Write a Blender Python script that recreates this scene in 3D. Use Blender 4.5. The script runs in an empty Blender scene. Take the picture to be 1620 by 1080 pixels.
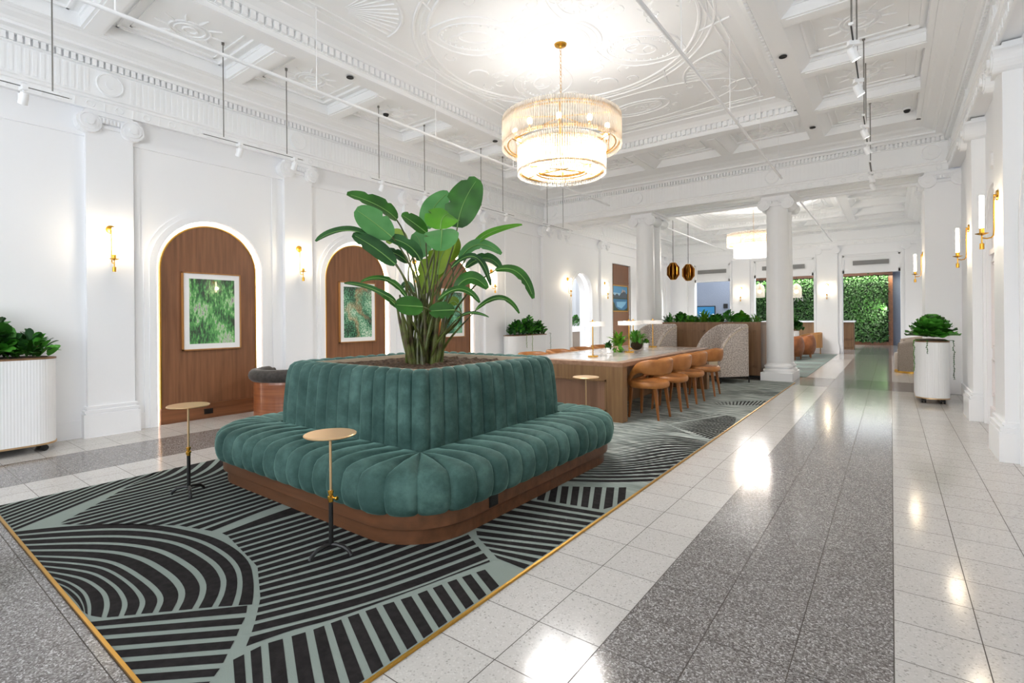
import bpy, bmesh, math, random
from mathutils import Vector, Matrix
PI = math.pi; sin = math.sin; cos = math.cos; rad = math.radians
scn = bpy.context.scene
COL = scn.collection
# ---------------------------------------------------------------- camera
cd = bpy.data.cameras.new('camera'); cam = bpy.data.objects.new('camera', cd); COL.objects.link(cam)
cd.sensor_width = 36; cd.lens = 36*800/1620; cd.shift_y = -36.5/1620; cd.clip_start = 0.05; cd.clip_end = 200
CAMH = 1.32; YAW = rad(36.871); ROLL = rad(-0.48)
cam.matrix_world = Matrix.Translation((0, 0, CAMH)) @ Matrix.Rotation(YAW, 4, 'Z') @ Matrix.Rotation(PI/2, 4, 'X') @ Matrix.Rotation(ROLL, 4, 'Z')
scn.camera = cam
# ---------------------------------------------------------------- colour management, world
scn.view_settings.view_transform = 'Standard'; scn.view_settings.look = 'None'
scn.view_settings.gamma = 1; scn.view_settings.use_curve_mapping = False
scn.view_settings.exposure = 1.18
cy = scn.cycles
cy.max_bounces = 12; cy.diffuse_bounces = 9; cy.glossy_bounces = 3; cy.transmission_bounces = 4; cy.transparent_max_bounces = 12
cy.caustics_reflective = False; cy.caustics_refractive = False; cy.sample_clamp_indirect = 6
cy.use_denoising = True
W = bpy.data.worlds.new('world'); scn.world = W; W.use_nodes = True
W.node_tree.nodes['Background'].inputs[0].default_value = (0.85, 0.92, 1.0, 1); W.node_tree.nodes['Background'].inputs[1].default_value = 1.2

def light(kind, name, loc, energy, color=(1, 1, 1), size=None, rot=None, sy=None, spot=None, radius=None):
    l = bpy.data.lights.new(name, kind); l.energy = energy; l.color = color
    if kind == 'AREA':
        l.shape = 'RECTANGLE'; l.size = size; l.size_y = sy or size
    if kind == 'SPOT': l.spot_size = spot; l.spot_blend = 0.6
    if radius is not None: l.shadow_soft_size = radius
    o = bpy.data.objects.new(name, l); COL.objects.link(o); o.location = loc
    if rot: o.rotation_euler = rot
    return o
COOL = (0.93, 0.965, 1.0); WARM = (1.0, 0.86, 0.68); CHW = (1.0, .985, .97)
# fill lamps added at unseen windows behind the camera; tilted ones brighten the ceiling
for wx in (-5.9, -3.2, -0.6):
    light('AREA', 'window_daylight', (wx, -3.35, 2.35), {-5.9: 2, -3.2: 5, -.6: 10}[wx], COOL, 1.9, (rad(92), 0, 0), 2.7)
    light('AREA', 'window_ground_bounce', (wx, -3.3, 1.9), {-5.9: 2, -3.2: 20, -.6: 46}[wx], (.97, .985, 1), 1.9, (rad(134), 0, 0), 1.8)
# fill lamps added at the unseen doors of the right wall
for wy in (0.9, 3.1): light('AREA', 'door_daylight', (0.98, wy, 1.5), 16, COOL, 1.0, (0, rad(90), 0), 1.2)
# overhead fill added in the lobby beyond the openings at the far end
light('AREA', 'far_lobby_daylight', (-3.2, 23.2, 4.4), 170, COOL, 6.0, (0, 0, 0), 2.5)
# ---------------------------------------------------------------- materials
def lin(c):
    if isinstance(c, str):
        c = [int(c[i:i+2], 16)/255 for i in (0, 2, 4)]
    return tuple((x/12.92 if x <= 0.04045 else ((x+0.055)/1.055)**2.4) for x in c[:3]) + (1,)
def newmat(name):
    m = bpy.data.materials.new(name); m.use_nodes = True
    nt = m.node_tree; b = nt.nodes['Principled BSDF']
    return m, nt, b
def N(nt, t, **kw):
    n = nt.nodes.new(t)
    for k, v in kw.items(): setattr(n, k, v)
    return n
def coords(nt, scale=(1, 1, 1), kind='Object', rot=(0, 0, 0)):
    tc = N(nt, 'ShaderNodeTexCoord'); mp = N(nt, 'ShaderNodeMapping')
    nt.links.new(tc.outputs[kind], mp.inputs[0]); mp.inputs['Scale'].default_value = scale; mp.inputs['Rotation'].default_value = rot
    return mp.outputs[0]
def ramp(nt, fac, stops):
    r = N(nt, 'ShaderNodeValToRGB'); e = r.color_ramp.elements
    while len(e) < len(stops): e.new(0.5)
    for i, (p, c) in enumerate(stops): e[i].position = p; e[i].color = lin(c)
    nt.links.new(fac, r.inputs[0]); return r.outputs[0]
def bump(nt, b, h, strength, dist=0.01):
    n = N(nt, 'ShaderNodeBump'); n.inputs['Strength'].default_value = strength; n.inputs['Distance'].default_value = dist
    nt.links.new(h, n.inputs['Height']); nt.links.new(n.outputs[0], b.inputs['Normal'])
def mat(name, c, rough=0.5, metal=0.0, c2=None, ns=20, stretch=(1, 1, 1), bmp=0, bs=60, spec=0.5, coat=0, sheen=0, emit=0, ecol=None, detail=3, lo=.35, hi=.65):
    m, nt, b = newmat(name)
    b.inputs['Base Color'].default_value = lin(c); b.inputs['Roughness'].default_value = rough; b.inputs['Metallic'].default_value = metal
    b.inputs['Specular IOR Level'].default_value = spec; b.inputs['Coat Weight'].default_value = coat; b.inputs['Coat Roughness'].default_value = .08
    if sheen: b.inputs['Sheen Weight'].default_value = sheen; b.inputs['Sheen Roughness'].default_value = .35
    if emit: b.inputs['Emission Color'].default_value = lin(ecol or c); b.inputs['Emission Strength'].default_value = emit
    if c2:
        n = N(nt, 'ShaderNodeTexNoise'); n.inputs['Scale'].default_value = ns; n.inputs['Detail'].default_value = detail
        nt.links.new(coords(nt, stretch), n.inputs[0])
        nt.links.new(ramp(nt, n.outputs[0], [(lo, c), (hi, c2)]), b.inputs['Base Color'])
    if bmp:
        n2 = N(nt, 'ShaderNodeTexNoise'); n2.inputs['Scale'].default_value = bs; n2.inputs['Detail'].default_value = 4
        nt.links.new(coords(nt, stretch), n2.inputs[0]); bump(nt, b, n2.outputs[0], bmp)
    return m
def wood(name, c, c2, axis='z', s=14, rough=0.4, coat=0):
    st = {'z': (1, 1, .06), 'x': (.06, 1, 1), 'y': (1, .06, 1)}[axis]
    return mat(name, c, rough, c2=c2, ns=s, stretch=st, bmp=.15, bs=s*2, coat=coat, detail=5, lo=.3, hi=.7)
M = {}
M['white'] = mat('white_paint', 'f2f3f5', .55, bmp=.04, bs=30)
M['ceil'] = mat('ceiling_paint', 'f4f5f6', .6)
M['relief'] = mat('plaster_relief', 'efeeee', .6, bmp=.9, bs=26)
M['gloss'] = mat('white_gloss', 'f2f3f4', .34)
def terrazzo(name, cols, s1, rough):
    m, nt, b = newmat(name)
    v = N(nt, 'ShaderNodeTexVoronoi'); v.inputs['Scale'].default_value = s1; v.feature = 'F1'
    nt.links.new(coords(nt), v.inputs[0])
    sp = N(nt, 'ShaderNodeSeparateColor'); nt.links.new(v.outputs['Color'], sp.inputs[0])
    a = ramp(nt, sp.outputs[0], cols)
    at = N(nt, 'ShaderNodeAttribute'); at.attribute_name = 'tone'
    mx = N(nt, 'ShaderNodeMix', data_type='RGBA', blend_type='MULTIPLY'); mx.inputs[0].default_value = 1
    nt.links.new(a, mx.inputs[6]); nt.links.new(at.outputs['Color'], mx.inputs[7])
    nt.links.new(mx.outputs[2], b.inputs['Base Color']); b.inputs['Roughness'].default_value = rough; b.inputs['Specular IOR Level'].default_value = .36
    return m
M['twhite'] = terrazzo('white_terrazzo', [(0, '9d9994'), (.05, 'b0aca7'), (.1, 'bfbbb6'), (.85, 'c3bfba'), (1, 'ccc9c5')], 150, .13)
M['tgrey'] = terrazzo('grey_terrazzo', [(0, '534e4b'), (.3, '6b6663'), (.6, '7f7b78'), (.85, '989492'), (1, 'bdbab8')], 170, .13)
M['tdark'] = terrazzo('dark_grey_terrazzo', [(0, '45403e'), (.35, '5c5755'), (.7, '6b6664'), (1, '8f8b89')], 170, .12)
M['grout'] = mat('grout', '4e4740', .8)
M['walnut'] = wood('walnut_veneer', '8c5f40', '70492f', 'z', 26, .45)
M['baseboard_wood'] = wood('walnut_skirting', '8a5a3a', '6c4228', 'y', 20, .35)
M['oak'] = wood('table_oak', '96744f', '7c5a3e', 'z', 22, .4)
M['oak_x'] = wood('table_oak_x', 'a07b62', '87644d', 'x', 22, .4)
M['oak_y'] = wood('table_oak_y', 'a8836a', '8c6850', 'y', 22, .35)
M['divider'] = wood('divider_oak', '94704f', '7b5a3d', 'z', 18, .45)
M['sofawood'] = wood('sofa_base_walnut', '70482f', '533622', 'x', 14, .35)
M['copperwood'] = mat('rosewood', 'a4633c', .28, c2='84492a', ns=16, stretch=(.1, .1, 2.2), coat=.3, detail=4)
M['palewood'] = wood('honey_oak', 'b8844a', '9c6c38', 'z', 20, .45)
M['brass'] = mat('brass', 'd9a441', .22, 1)
M['brushed'] = mat('champagne_brass', 'd8b78c', .38, 1)
M['gold'] = mat('gold_trim', 'c99a45', .35, 1)
M['copper'] = mat('amber_copper', '9a6a2a', .28, 1)
M['black'] = mat('black_iron', '151515', .45)
M['dark'] = mat('dark_plastic', '1c1b1b', .5)
M['steel'] = mat('grey_steel', '8c8a86', .35, .8)
M['led'] = mat('led_glow', 'fff6e4', .5, emit=3.2, ecol='fff6ea')
M['ledcool'] = mat('cool_led_glow', 'ffffff', .5, emit=1.4, ecol='fff8f0')
M['tube'] = mat('lamp_glow', 'fff3dc', .4, emit=14, ecol='ffe6bd')
M['bulb'] = mat('bulb_glow', 'fff0d8', .4, emit=4.5, ecol='ffe2b4')
M['spotglow'] = mat('spot_glow', 'ffffff', .4, emit=14, ecol='fffaf0')
M['leather'] = mat('tan_leather', 'b4773f', .38, c2='9a602c', ns=7, bmp=.12, bs=200)
M['brownleather'] = mat('brown_leather', '94582e', .42, c2='7a441e', ns=7, bmp=.12, bs=200)
M['legwood'] = wood('leg_wood', '9c6230', '7f4c22', 'z', 30, .4)
M['taupe'] = mat('taupe_velvet', '8d8074', .8, c2='9d9185', ns=60, sheen=.4)
M['charcoal'] = mat('charcoal_velvet', '35312e', .8, c2='45403c', ns=25, sheen=.3)
M['cream'] = mat('cream_fabric', 'd3c4a8', .85)
M['bone'] = mat('wing_fabric', 'd0c6be', .85, c2='a0968f', ns=42, detail=2, lo=.42, hi=.58, sheen=.2)
M['tablestone'] = mat('table_stone', 'e9e3de', .1, c2='d2cac5', ns=3, spec=.6)
M['soil'] = mat('potting_soil', '3a2a1e', .95, c2='5c4834', ns=40, bmp=1, bs=40)
M['liner'] = mat('beige_liner', 'b5a690', .6)
M['terracotta'] = mat('pink_pot', 'd9b3a0', .7)
M['moss'] = mat('moss_ball', '46351f', .95, c2='2d2212', ns=60, bmp=1, bs=80)
M['bluewall'] = mat('blue_wallpaper', '7f8796', .7, c2='8e96a5', ns=40)
M['curtain'] = mat('grey_curtain', 'aab0b8', .8)
M['red'] = mat('red_plastic', 'b02222', .35)
M['pinkdoor'] = mat('door_paint', 'efe9e8', .35)
M['grille'] = mat('vent_grille', '8f8f8f', .5)
M['screenblue'] = mat('screen_blue', '256f9c', .4, emit=.12)
M['outlet'] = mat('outlet_black', '0f0e0e', .35)
# leaves
def leafmat(name, a, b_, rough=.42):
    m, nt, b = newmat(name)
    n = N(nt, 'ShaderNodeTexNoise'); n.inputs['Scale'].default_value = 5; nt.links.new(coords(nt), n.inputs[0])
    nt.links.new(ramp(nt, n.outputs[0], [(.3, a), (.7, b_)]), b.inputs['Base Color'])
    b.inputs['Roughness'].default_value = rough; b.inputs['Subsurface Weight'].default_value = 0
    b.inputs['Specular IOR Level'].default_value = .4
    return m
M['leafA'] = leafmat('leaf_deep_green', '1c4a10', '35701e')
M['leafB'] = leafmat('leaf_dark_green', '17401c', '2f632c')
M['leafC'] = leafmat('leaf_fresh_green', '5a9a1e', '3f8014')
M['leafD'] = leafmat('leaf_sage_green', '3f7a3c', '5a9454')
M['leafE'] = leafmat('leaf_olive', '6b8a1c', '8aa428')
M['leafF'] = leafmat('leaf_lush_green', '357a20', '58a53a')
M['fern'] = leafmat('fern_green', '6f9a20', '3f7a1c')
M['stem'] = mat('leaf_stem', '5c6a2c', .5, c2='3a3a1c', ns=10)
M['bark'] = mat('dark_stalk', '4a3a28', .6, c2='5f6a30', ns=12)
M['midrib'] = mat('leaf_midrib', '76a054', .5)
M['hedge'] = leafmat('hedge_leaf', '16330c', '2c5a16', .55)
M['hedgeback'] = mat('hedge_backing', '0c1a08', .9)

def velvet():
    m, nt, b = newmat('green_velvet')
    n = N(nt, 'ShaderNodeTexNoise'); n.inputs['Scale'].default_value = 3.5; n.inputs['Detail'].default_value = 6; n.inputs['Roughness'].default_value = .7
    nt.links.new(coords(nt), n.inputs[0])
    nt.links.new(ramp(nt, n.outputs[0], [(.34, '25423d'), (.5, '395650'), (.66, '506f68')]), b.inputs['Base Color'])
    b.inputs['Roughness'].default_value = .75; b.inputs['Sheen Weight'].default_value = .55; b.inputs['Sheen Roughness'].default_value = .3
    b.inputs['Sheen Tint'].default_value = lin('9fd0c4'); b.inputs['Specular IOR Level'].default_value = .25
    return m
M['velvet'] = velvet()
def glassmat():
    m = bpy.data.materials.new('glass_rods'); m.use_nodes = True; nt = m.node_tree; nt.nodes.clear()
    t = N(nt, 'ShaderNodeBsdfTransparent'); t.inputs[0].default_value = (1, .98, .95, 1)
    p = N(nt, 'ShaderNodeBsdfPrincipled'); p.inputs['Base Color'].default_value = lin('f3ece2'); p.inputs['Roughness'].default_value = .08
    tr = N(nt, 'ShaderNodeBsdfTranslucent'); tr.inputs[0].default_value = (1, .95, .88, 1)
    a = N(nt, 'ShaderNodeMixShader'); a.inputs[0].default_value = .3; nt.links.new(p.outputs[0], a.inputs[1]); nt.links.new(tr.outputs[0], a.inputs[2])
    x = N(nt, 'ShaderNodeMixShader'); x.inputs[0].default_value = .33
    nt.links.new(t.outputs[0], x.inputs[1]); nt.links.new(a.outputs[0], x.inputs[2])
    o = N(nt, 'ShaderNodeOutputMaterial'); nt.links.new(x.outputs[0], o.inputs[0]); return m
M['glass'] = glassmat()
# ---------------------------------------------------------------- mesh builder
class MB:
    def __init__(s): s.v = []; s.f = []; s.mi = []; s.T = None
    def add(s, vs, fs, mi=0):
        n = len(s.v)
        if s.T is not None: vs = [s.T @ Vector(p) for p in vs]
        s.v.extend([tuple(p) for p in vs]); s.f.extend([tuple(n+i for i in f) for f in fs]); s.mi.extend([mi]*len(fs))
    def box(s, x0, x1, y0, y1, z0, z1, mi=0):
        s.add([(x0,y0,z0),(x1,y0,z0),(x1,y1,z0),(x0,y1,z0),(x0,y0,z1),(x1,y0,z1),(x1,y1,z1),(x0,y1,z1)],
              [(0,3,2,1),(4,5,6,7),(0,1,5,4),(1,2,6,5),(2,3,7,6),(3,0,4,7)], mi)
    def quad(s, a, b, c, d, mi=0): s.add([a, b, c, d], [(0, 1, 2, 3)], mi)
    def lathe(s, prof, c=(0, 0, 0), n=32, mi=0, ax='z', sc=(1, 1)):
        vs = []; fs = []; m = len(prof)
        for i in range(n):
            a = 2*PI*i/n
            for r, z in prof:
                x, y = r*cos(a)*sc[0], r*sin(a)*sc[1]
                vs.append({'z': (c[0]+x, c[1]+y, c[2]+z), 'y': (c[0]+x, c[1]+z, c[2]+y), 'x': (c[0]+z, c[1]+x, c[2]+y)}[ax])
        for i in range(n):
            j = (i+1) % n
            for k in range(m-1): fs.append((i*m+k, j*m+k, j*m+k+1, i*m+k+1))
        fs.append(tuple(i*m for i in range(n))[::-1]); fs.append(tuple(i*m+m-1 for i in range(n)))
        s.add(vs, fs, mi)
    def cyl(s, c, r, z0, z1, n=20, mi=0, r2=None, ax='z'): s.lathe([(r, z0), (r if r2 is None else r2, z1)], c, n, mi, ax)
    def sphere(s, c, r, n=16, mi=0, sz=1):
        s.lathe([(r*sin(PI*k/10)+1e-5, -r*sz*cos(PI*k/10)) for k in range(11)], c, n, mi)
    def tube(s, pts, r, n=8, mi=0, close=False, up=(0, 0, 1), flat=1):
        pts = [Vector(p) for p in pts]; m = len(pts); vs = []; fs = []
        for i, p in enumerate(pts):
            if close: d = pts[(i+1) % m]-pts[i-1]
            else: d = pts[min(i+1, m-1)]-pts[max(i-1, 0)]
            if d.length < 1e-9: d = Vector((0, 0, 1))
            d.normalize(); u = Vector(up)
            if abs(d.dot(u)) > .95: u = Vector((1, 0, 0))
            a = d.cross(u).normalized(); b = a.cross(d)
            ri = r[i] if isinstance(r, (list, tuple)) else r
            for k in range(n):
                t = 2*PI*k/n; vs.append(p+a*cos(t)*ri+b*sin(t)*ri*flat)
        for i in range(m if close else m-1):
            j = (i+1) % m
            for k in range(n): fs.append((i*n+k, i*n+(k+1) % n, j*n+(k+1) % n, j*n+k))
        if not close: fs.append(tuple(range(n))[::-1]); fs.append(tuple((m-1)*n+k for k in range(n)))
        s.add(vs, fs, mi)
    def prism(s, poly, a0, a1, plane='xy', mi=0):
        f = {'xy': lambda p, h: (p[0], p[1], h), 'yz': lambda p, h: (h, p[0], p[1]), 'xz': lambda p, h: (p[0], h, p[1])}[plane]
        n = len(poly); vs = [f(p, a0) for p in poly]+[f(p, a1) for p in poly]
        fs = [tuple(range(n))[::-1], tuple(range(n, 2*n))]+[(i, (i+1) % n, n+(i+1) % n, n+i) for i in range(n)]
        s.add(vs, fs, mi)
    def grid(s, fn, nu, nv, mi=0, cu=False, cv=False):
        vs = [fn(i, j) for i in range(nu) for j in range(nv)]; fs = []
        for i in range(nu if cu else nu-1):
            for j in range(nv if cv else nv-1):
                a = i; b = (i+1) % nu; c = j; d = (j+1) % nv
                fs.append((a*nv+c, b*nv+c, b*nv+d, a*nv+d))
        s.add(vs, fs, mi)
    def build(s, name, mats, parent=None, smooth=False, bevel=0, world=False, solid=0, sub=0, auto=None):
        me = bpy.data.meshes.new(name); vs = s.v
        if parent is not None and world:
            L = parent.location; A = -parent.rotation_euler.z; ca, sa = cos(A), sin(A)
            if parent.parent is not None: L = L+parent.parent.location
            vs = [((x-L.x)*ca-(y-L.y)*sa, (x-L.x)*sa+(y-L.y)*ca, z-L.z) for x, y, z in vs]
        me.from_pydata(vs, [], s.f)
        for m_ in (mats if isinstance(mats, (list, tuple)) else [mats]): me.materials.append(M[m_] if isinstance(m_, str) else m_)
        if any(s.mi): me.polygons.foreach_set('material_index', s.mi)
        me.update()
        bm = bmesh.new(); bm.from_mesh(me)
        bmesh.ops.recalc_face_normals(bm, faces=bm.faces); bm.to_mesh(me); bm.free()
        if smooth or auto:
            me.polygons.foreach_set('use_smooth', [True]*len(me.polygons))
            me.set_sharp_from_angle(angle=rad(auto or 40))
        o = bpy.data.objects.new(name, me); COL.objects.link(o)
        if parent is not None: o.parent = parent
        if solid: k = o.modifiers.new('s', 'SOLIDIFY'); k.thickness = solid; k.offset = 0
        if bevel: k = o.modifiers.new('b', 'BEVEL'); k.width = bevel; k.segments = 2; k.limit_method = 'ANGLE'
        if sub: k = o.modifiers.new('u', 'SUBSURF'); k.levels = sub; k.render_levels = sub
        return o
def thing(name, label, cat, loc=(0, 0, 0), rz=0, group=None):
    o = bpy.data.objects.new(name, None); COL.objects.link(o); o.location = loc; o.rotation_euler = (0, 0, rz); o.empty_display_size = .1
    o['label'] = label; o['category'] = cat
    if group: o['group'] = group
    bpy.context.view_layer.update(); return o
def tag(o, label, cat, group=None, kind=None):
    if label: o['label'] = label
    if cat: o['category'] = cat
    if group: o['group'] = group
    if kind: o['kind'] = kind
    return o
def struct(name, mb, m, **kw):
    o = mb.build(name, m, **kw); o['kind'] = 'structure'; return o
def dup(root, loc, rz, label, group=None):
    r = root.copy(); COL.objects.link(r); r.location = loc; r.rotation_euler = (0, 0, rz); r['label'] = label
    if group: r['group'] = group
    def rec(a, b):
        for ch in list(a.children):
            c = ch.copy(); COL.objects.link(c); c.parent = b; rec(ch, c)
    rec(root, r); return r
def oo(mb, name, m, loc, label, cat, group=None, **kw):   # single-mesh thing with its origin at loc
    mb.v = [(x-loc[0], y-loc[1], z-loc[2]) for x, y, z in mb.v]
    o = mb.build(name, m, **kw); o.location = loc; return tag(o, label, cat, group)
_C, _S = cos(YAW), sin(YAW)
def at(px, py, d):      # a point at distance d in front of the viewer
    x, y = px-810, -(py-503.5); a = rad(.48)
    u = x*cos(a)+y*sin(a); v = -x*sin(a)+y*cos(a); r = u/800*d
    return Vector((r*_C-d*_S, r*_S+d*_C, CAMH+v*d/800))
def lerp(a, b, t): return a+(b-a)*t
# ================================================================ STRUCTURE
random.seed(4)
ZT = 4.45      # underside of the ceiling beams
def floor():
    mb = MB(); tones = []
    def tile(x0, x1, y0, y1, mi):
        g = .0019
        mb.quad((x0+g, y0+g, 0), (x1-g, y0+g, 0), (x1-g, y1-g, 0), (x0+g, y1-g, 0), mi); tones.append(random.uniform(.95, 1.0))
    ys = [1.825+.3058*k for k in range(-18, 92)]
    def cols(x0, x1, n): return [(lerp(x0, x1, i/n), lerp(x0, x1, (i+1)/n)) for i in range(n)]
    groups = [(cols(0, 1.14, 4), 0), (cols(-.945, 0, 3), 1), (cols(-1.53, -.945, 2), 0), (cols(-5.13, -1.53, 12), 9),
              (cols(-5.695, -5.13, 2), 0), (cols(-6.6, -5.695, 3), 1), (cols(-7.7, -6.6, 4), 0)]
    for y in ys:
        y1 = y+.3058; yc = y+.15
        for cs, k in groups:
            for a, b in cs:
                mi = k
                if k == 9:
                    if .77 < yc < 11.2 or 12.6 < yc < 20.2: continue
                    mi = 1
                    if y < .641 < y+.3058: tile(a, b, y, .6405, 1); continue
                if 11.1 < yc < 12.4: mi = 2 if k in (1, 9) else 1
                if yc > 20.9: mi = 1 if k != 1 else 2
                tile(a, b, y, y1, mi)
    fo = [(-14, -7.7, -3.7, 31), (1.14, 6, -3.7, 31)]
    mb.box(-14, 6, -3.7, 31, -.06, -.0012, 3)
    o = mb.build('floor', ['twhite', 'tgrey', 'tdark', 'grout']); o['kind'] = 'structure'
    me = o.data; ca = me.color_attributes.new('tone', 'FLOAT_COLOR', 'CORNER'); k = 0
    for pi, p in enumerate(me.polygons):
        t = tones[pi] if pi < len(tones) else 1
        for li in p.loop_indices: ca.data[li].color = (t, t, t, 1)
    return o
floor()

def wall2d(mb, f, s0, s1, z0, z1, ops, mi=0, seg=28):
    """wall face in the (s, z) plane with openings (centre, half width, spring height or None, top)"""
    q = lambda a, b, c, d: mb.quad(f(*a), f(*b), f(*c), f(*d), mi)
    s = s0
    for (c, h, sp, top) in sorted(ops):
        if c-h > s: q((s, z0), (c-h, z0), (c-h, z1), (s, z1))
        if sp is None: q((c-h, top), (c+h, top), (c+h, z1), (c-h, z1))
        else:
            for i in range(seg):
                a0 = PI-PI*i/seg; a1 = PI-PI*(i+1)/seg
                p0 = (c+h*cos(a0), sp+h*sin(a0)); p1 = (c+h*cos(a1), sp+h*sin(a1))
                q(p0, p1, (p1[0], z1), (p0[0], z1))
        s = c+h
    if s < s1: q((s, z0), (s1, z0), (s1, z1), (s, z1))
def archpts(c, h, sp, z0=0, seg=28):
    return [(c-h, z0)]+[(c+h*cos(PI-PI*i/seg), sp+h*sin(PI-PI*i/seg)) for i in range(seg+1)]+[(c+h, z0)]
def archband(mb, f3, c, h0, h1, sp, d0, d1, mi=0, z0=0):
    """moulding between radius h0 and h1, from depth d0 to d1; f3(s, z, depth)"""
    A = archpts(c, h0, sp, z0); B = archpts(c, h1, sp, z0)
    for i in range(len(A)-1):
        mb.quad(f3(*A[i], d1), f3(*A[i+1], d1), f3(*B[i+1], d1), f3(*B[i], d1), mi)
        mb.quad(f3(*A[i], d0), f3(*A[i+1], d0), f3(*A[i+1], d1), f3(*A[i], d1), mi)
        mb.quad(f3(*B[i], d0), f3(*B[i+1], d0), f3(*B[i+1], d1), f3(*B[i], d1), mi)
# ---- left wall
XL = -7.40
arches = [(3.07, .665, 2.0, None), (5.43, .665, 2.0, None), (7.79, .665, 2.0, None)]
far_ops = [(13.35, .62, 2.03, None), (16.17, .70, None, 3.13), (19.4, .62, 2.03, None)]
mb = MB(); wall2d(mb, lambda s, z: (XL, s, z), -3.6, 24, 0, 3.77, arches+far_ops)
mb.box(XL-.35, XL-.2, -3.6, 12.4, 0, 4.8); mb.box(XL-.35, XL-.15, 14.3, 18.6, 0, 4.8)
for (c, h, sp, t) in [far_ops[0], far_ops[2]]:     # thick reveals of the open arches
    A = archpts(c, h, sp)
    for i in range(len(A)-1): mb.quad((XL, *A[i]), (XL, *A[i+1]), (XL-.42, *A[i+1]), (XL-.42, *A[i]))
mb.box(XL-.14, XL-.1, 15.2, 17.2, 0, 3.4)
mb.box(XL-.2, XL, 15.44, 15.47, 0, 3.13); mb.box(XL-.2, XL, 16.87, 16.9, 0, 3.13)
struct('wall_left', mb, 'white')
f3 = lambda s, z, d: (XL+d, s, z)
n_tr = [0]
def trim(mb, m='white', **kw):
    n_tr[0] += 1; return struct('trim_%d' % n_tr[0], mb, m, **kw)
# arch surrounds and niches
for (c, h, sp, t) in arches:
    mb = MB(); archband(mb, f3, c, .665, .745, sp, 0, .035); archband(mb, f3, c, .745, .80, sp, 0, .018)
    trim(mb)
    mb = MB(); A = archpts(c, .665, sp); B = archpts(c, .645, sp)
    for i in range(len(A)-1): mb.quad(f3(*A[i], 0), f3(*A[i+1], 0), f3(*A[i+1], -.17), f3(*A[i], -.17))
    mb.quad(f3(c-.7, 0, -.17), f3(c+.7, 0, -.17), f3(c+.7, 2.8, -.17), f3(c-.7, 2.8, -.17)); trim(mb)
    if c < 2: continue
    mb = MB()
    for i in range(len(A)-1):
        mb.quad(f3(*A[i], -.035), f3(*A[i+1], -.035), f3(*B[i+1], -.05), f3(*B[i], -.05)); mb.quad(f3(*B[i], -.05), f3(*B[i+1], -.05), f3(*A[i+1], -.16), f3(*A[i], -.16))
    o = mb.build('led_strip', 'led')
    tag(o, 'glowing light strip edging the %s wooden arch from the entrance' % {3.07: 'first', 5.43: 'second', 7.79: 'third'}[c], 'light strip', 'light strips around the wooden arches')
    mb = MB(); P = archpts(c, .612, sp, .0); mb.prism(P, XL-.10, XL-.055, 'yz')
    where = {3.07: 'beside the dark tub chair', 5.43: 'partly behind big plant leaves', 7.79: 'seen through plant stems'}[c]
    w = thing('arched_panel', 'arched walnut panel in a lit niche, '+where, 'wall panel', (XL-.1, c, 0), 0, 'arched walnut panels')
    o = mb.build('panel', 'walnut', w, world=True)
    mb = MB(); mb.box(XL-.055, XL-.04, c-.612, c+.612, 0, .19); mb.box(XL-.055, XL-.03, c-.612, c+.612, .19, .205); mb.build('skirting', 'baseboard_wood', w, world=True)
    mb = MB(); archband(mb, f3, c, .595, .612, sp, -.06, -.045); mb.build('edge_strip', 'gold', w, world=True)
# pilasters on the left wall: shaft, plinth, volutes
def volute_run(mb, f, c, z, w, d, t=.09, r=.118):
    """ionic capital on a flat pilaster; f(s, depth, z); c = centre, w = half distance of the eyes"""
    for sg in (-1, 1):
        n = 22
        for (rr, d0, d1) in ((r, 0, d+t*.75), (r*.72, d+t*.7, d+t*.9), (r*.34, d+t*.85, d+t*1.15)):
            vs = [f(c+sg*w+rr*cos(2*PI*k/n), d0, z+rr*sin(2*PI*k/n)) for k in range(n)]+[f(c+sg*w+rr*cos(2*PI*k/n), d1, z+rr*sin(2*PI*k/n)) for k in range(n)]
            mb.add(vs, [tuple(range(n))]+[tuple(range(n, 2*n))]+[(k, (k+1) % n, n+(k+1) % n, n+k) for k in range(n)])
        sp = [f(c+sg*(w-(r*.93-.0055*k*.42)*cos(.35*k)*1), d+t*.8, z+(r*.93-.0055*k*.42)*sin(.35*k)) for k in range(40)]
        mb.tube(sp, .0065, 5)
    def bar(z0, z1, hw, dd): 
        p = [f(c-hw, 0, z0), f(c+hw, 0, z0), f(c+hw, dd, z0), f(c-hw, dd, z0), f(c-hw, 0, z1), f(c+hw, 0, z1), f(c+hw, dd, z1), f(c-hw, dd, z1)]
        mb.add(p, [(0,3,2,1),(4,5,6,7),(0,1,5,4),(1,2,6,5),(2,3,7,6),(3,0,4,7)])
    bar(z+.02, z+.085, w, d+t*.55); bar(z+.085, z+.125, w+.05, d+t*.8); bar(z-.035, z+.0, w, d+t*.35)
    k = int(2*w/.045)
    for i in range(k):
        s = c-w+.05+(i+.5)*(2*w-.1)/k
        p = [f(s+.016*cos(2*PI*j/8), d+t*.55+.012, z+.045+.03*sin(2*PI*j/8)) for j in range(8)]
        q = [f(s+.006*cos(2*PI*j/8), d+t*.55+.02, z+.045+.012*sin(2*PI*j/8)) for j in range(8)]
        q0 = [f(s+.016*cos(2*PI*j/8), d+t*.4, z+.045+.03*sin(2*PI*j/8)) for j in range(8)]
        mb.add(p+q+q0, [tuple(range(8, 16))]+[(j, (j+1) % 8, 8+(j+1) % 8, 8+j) for j in range(8)]+[(j, (j+1) % 8, 16+(j+1) % 8, 16+j) for j in range(8)])
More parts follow.
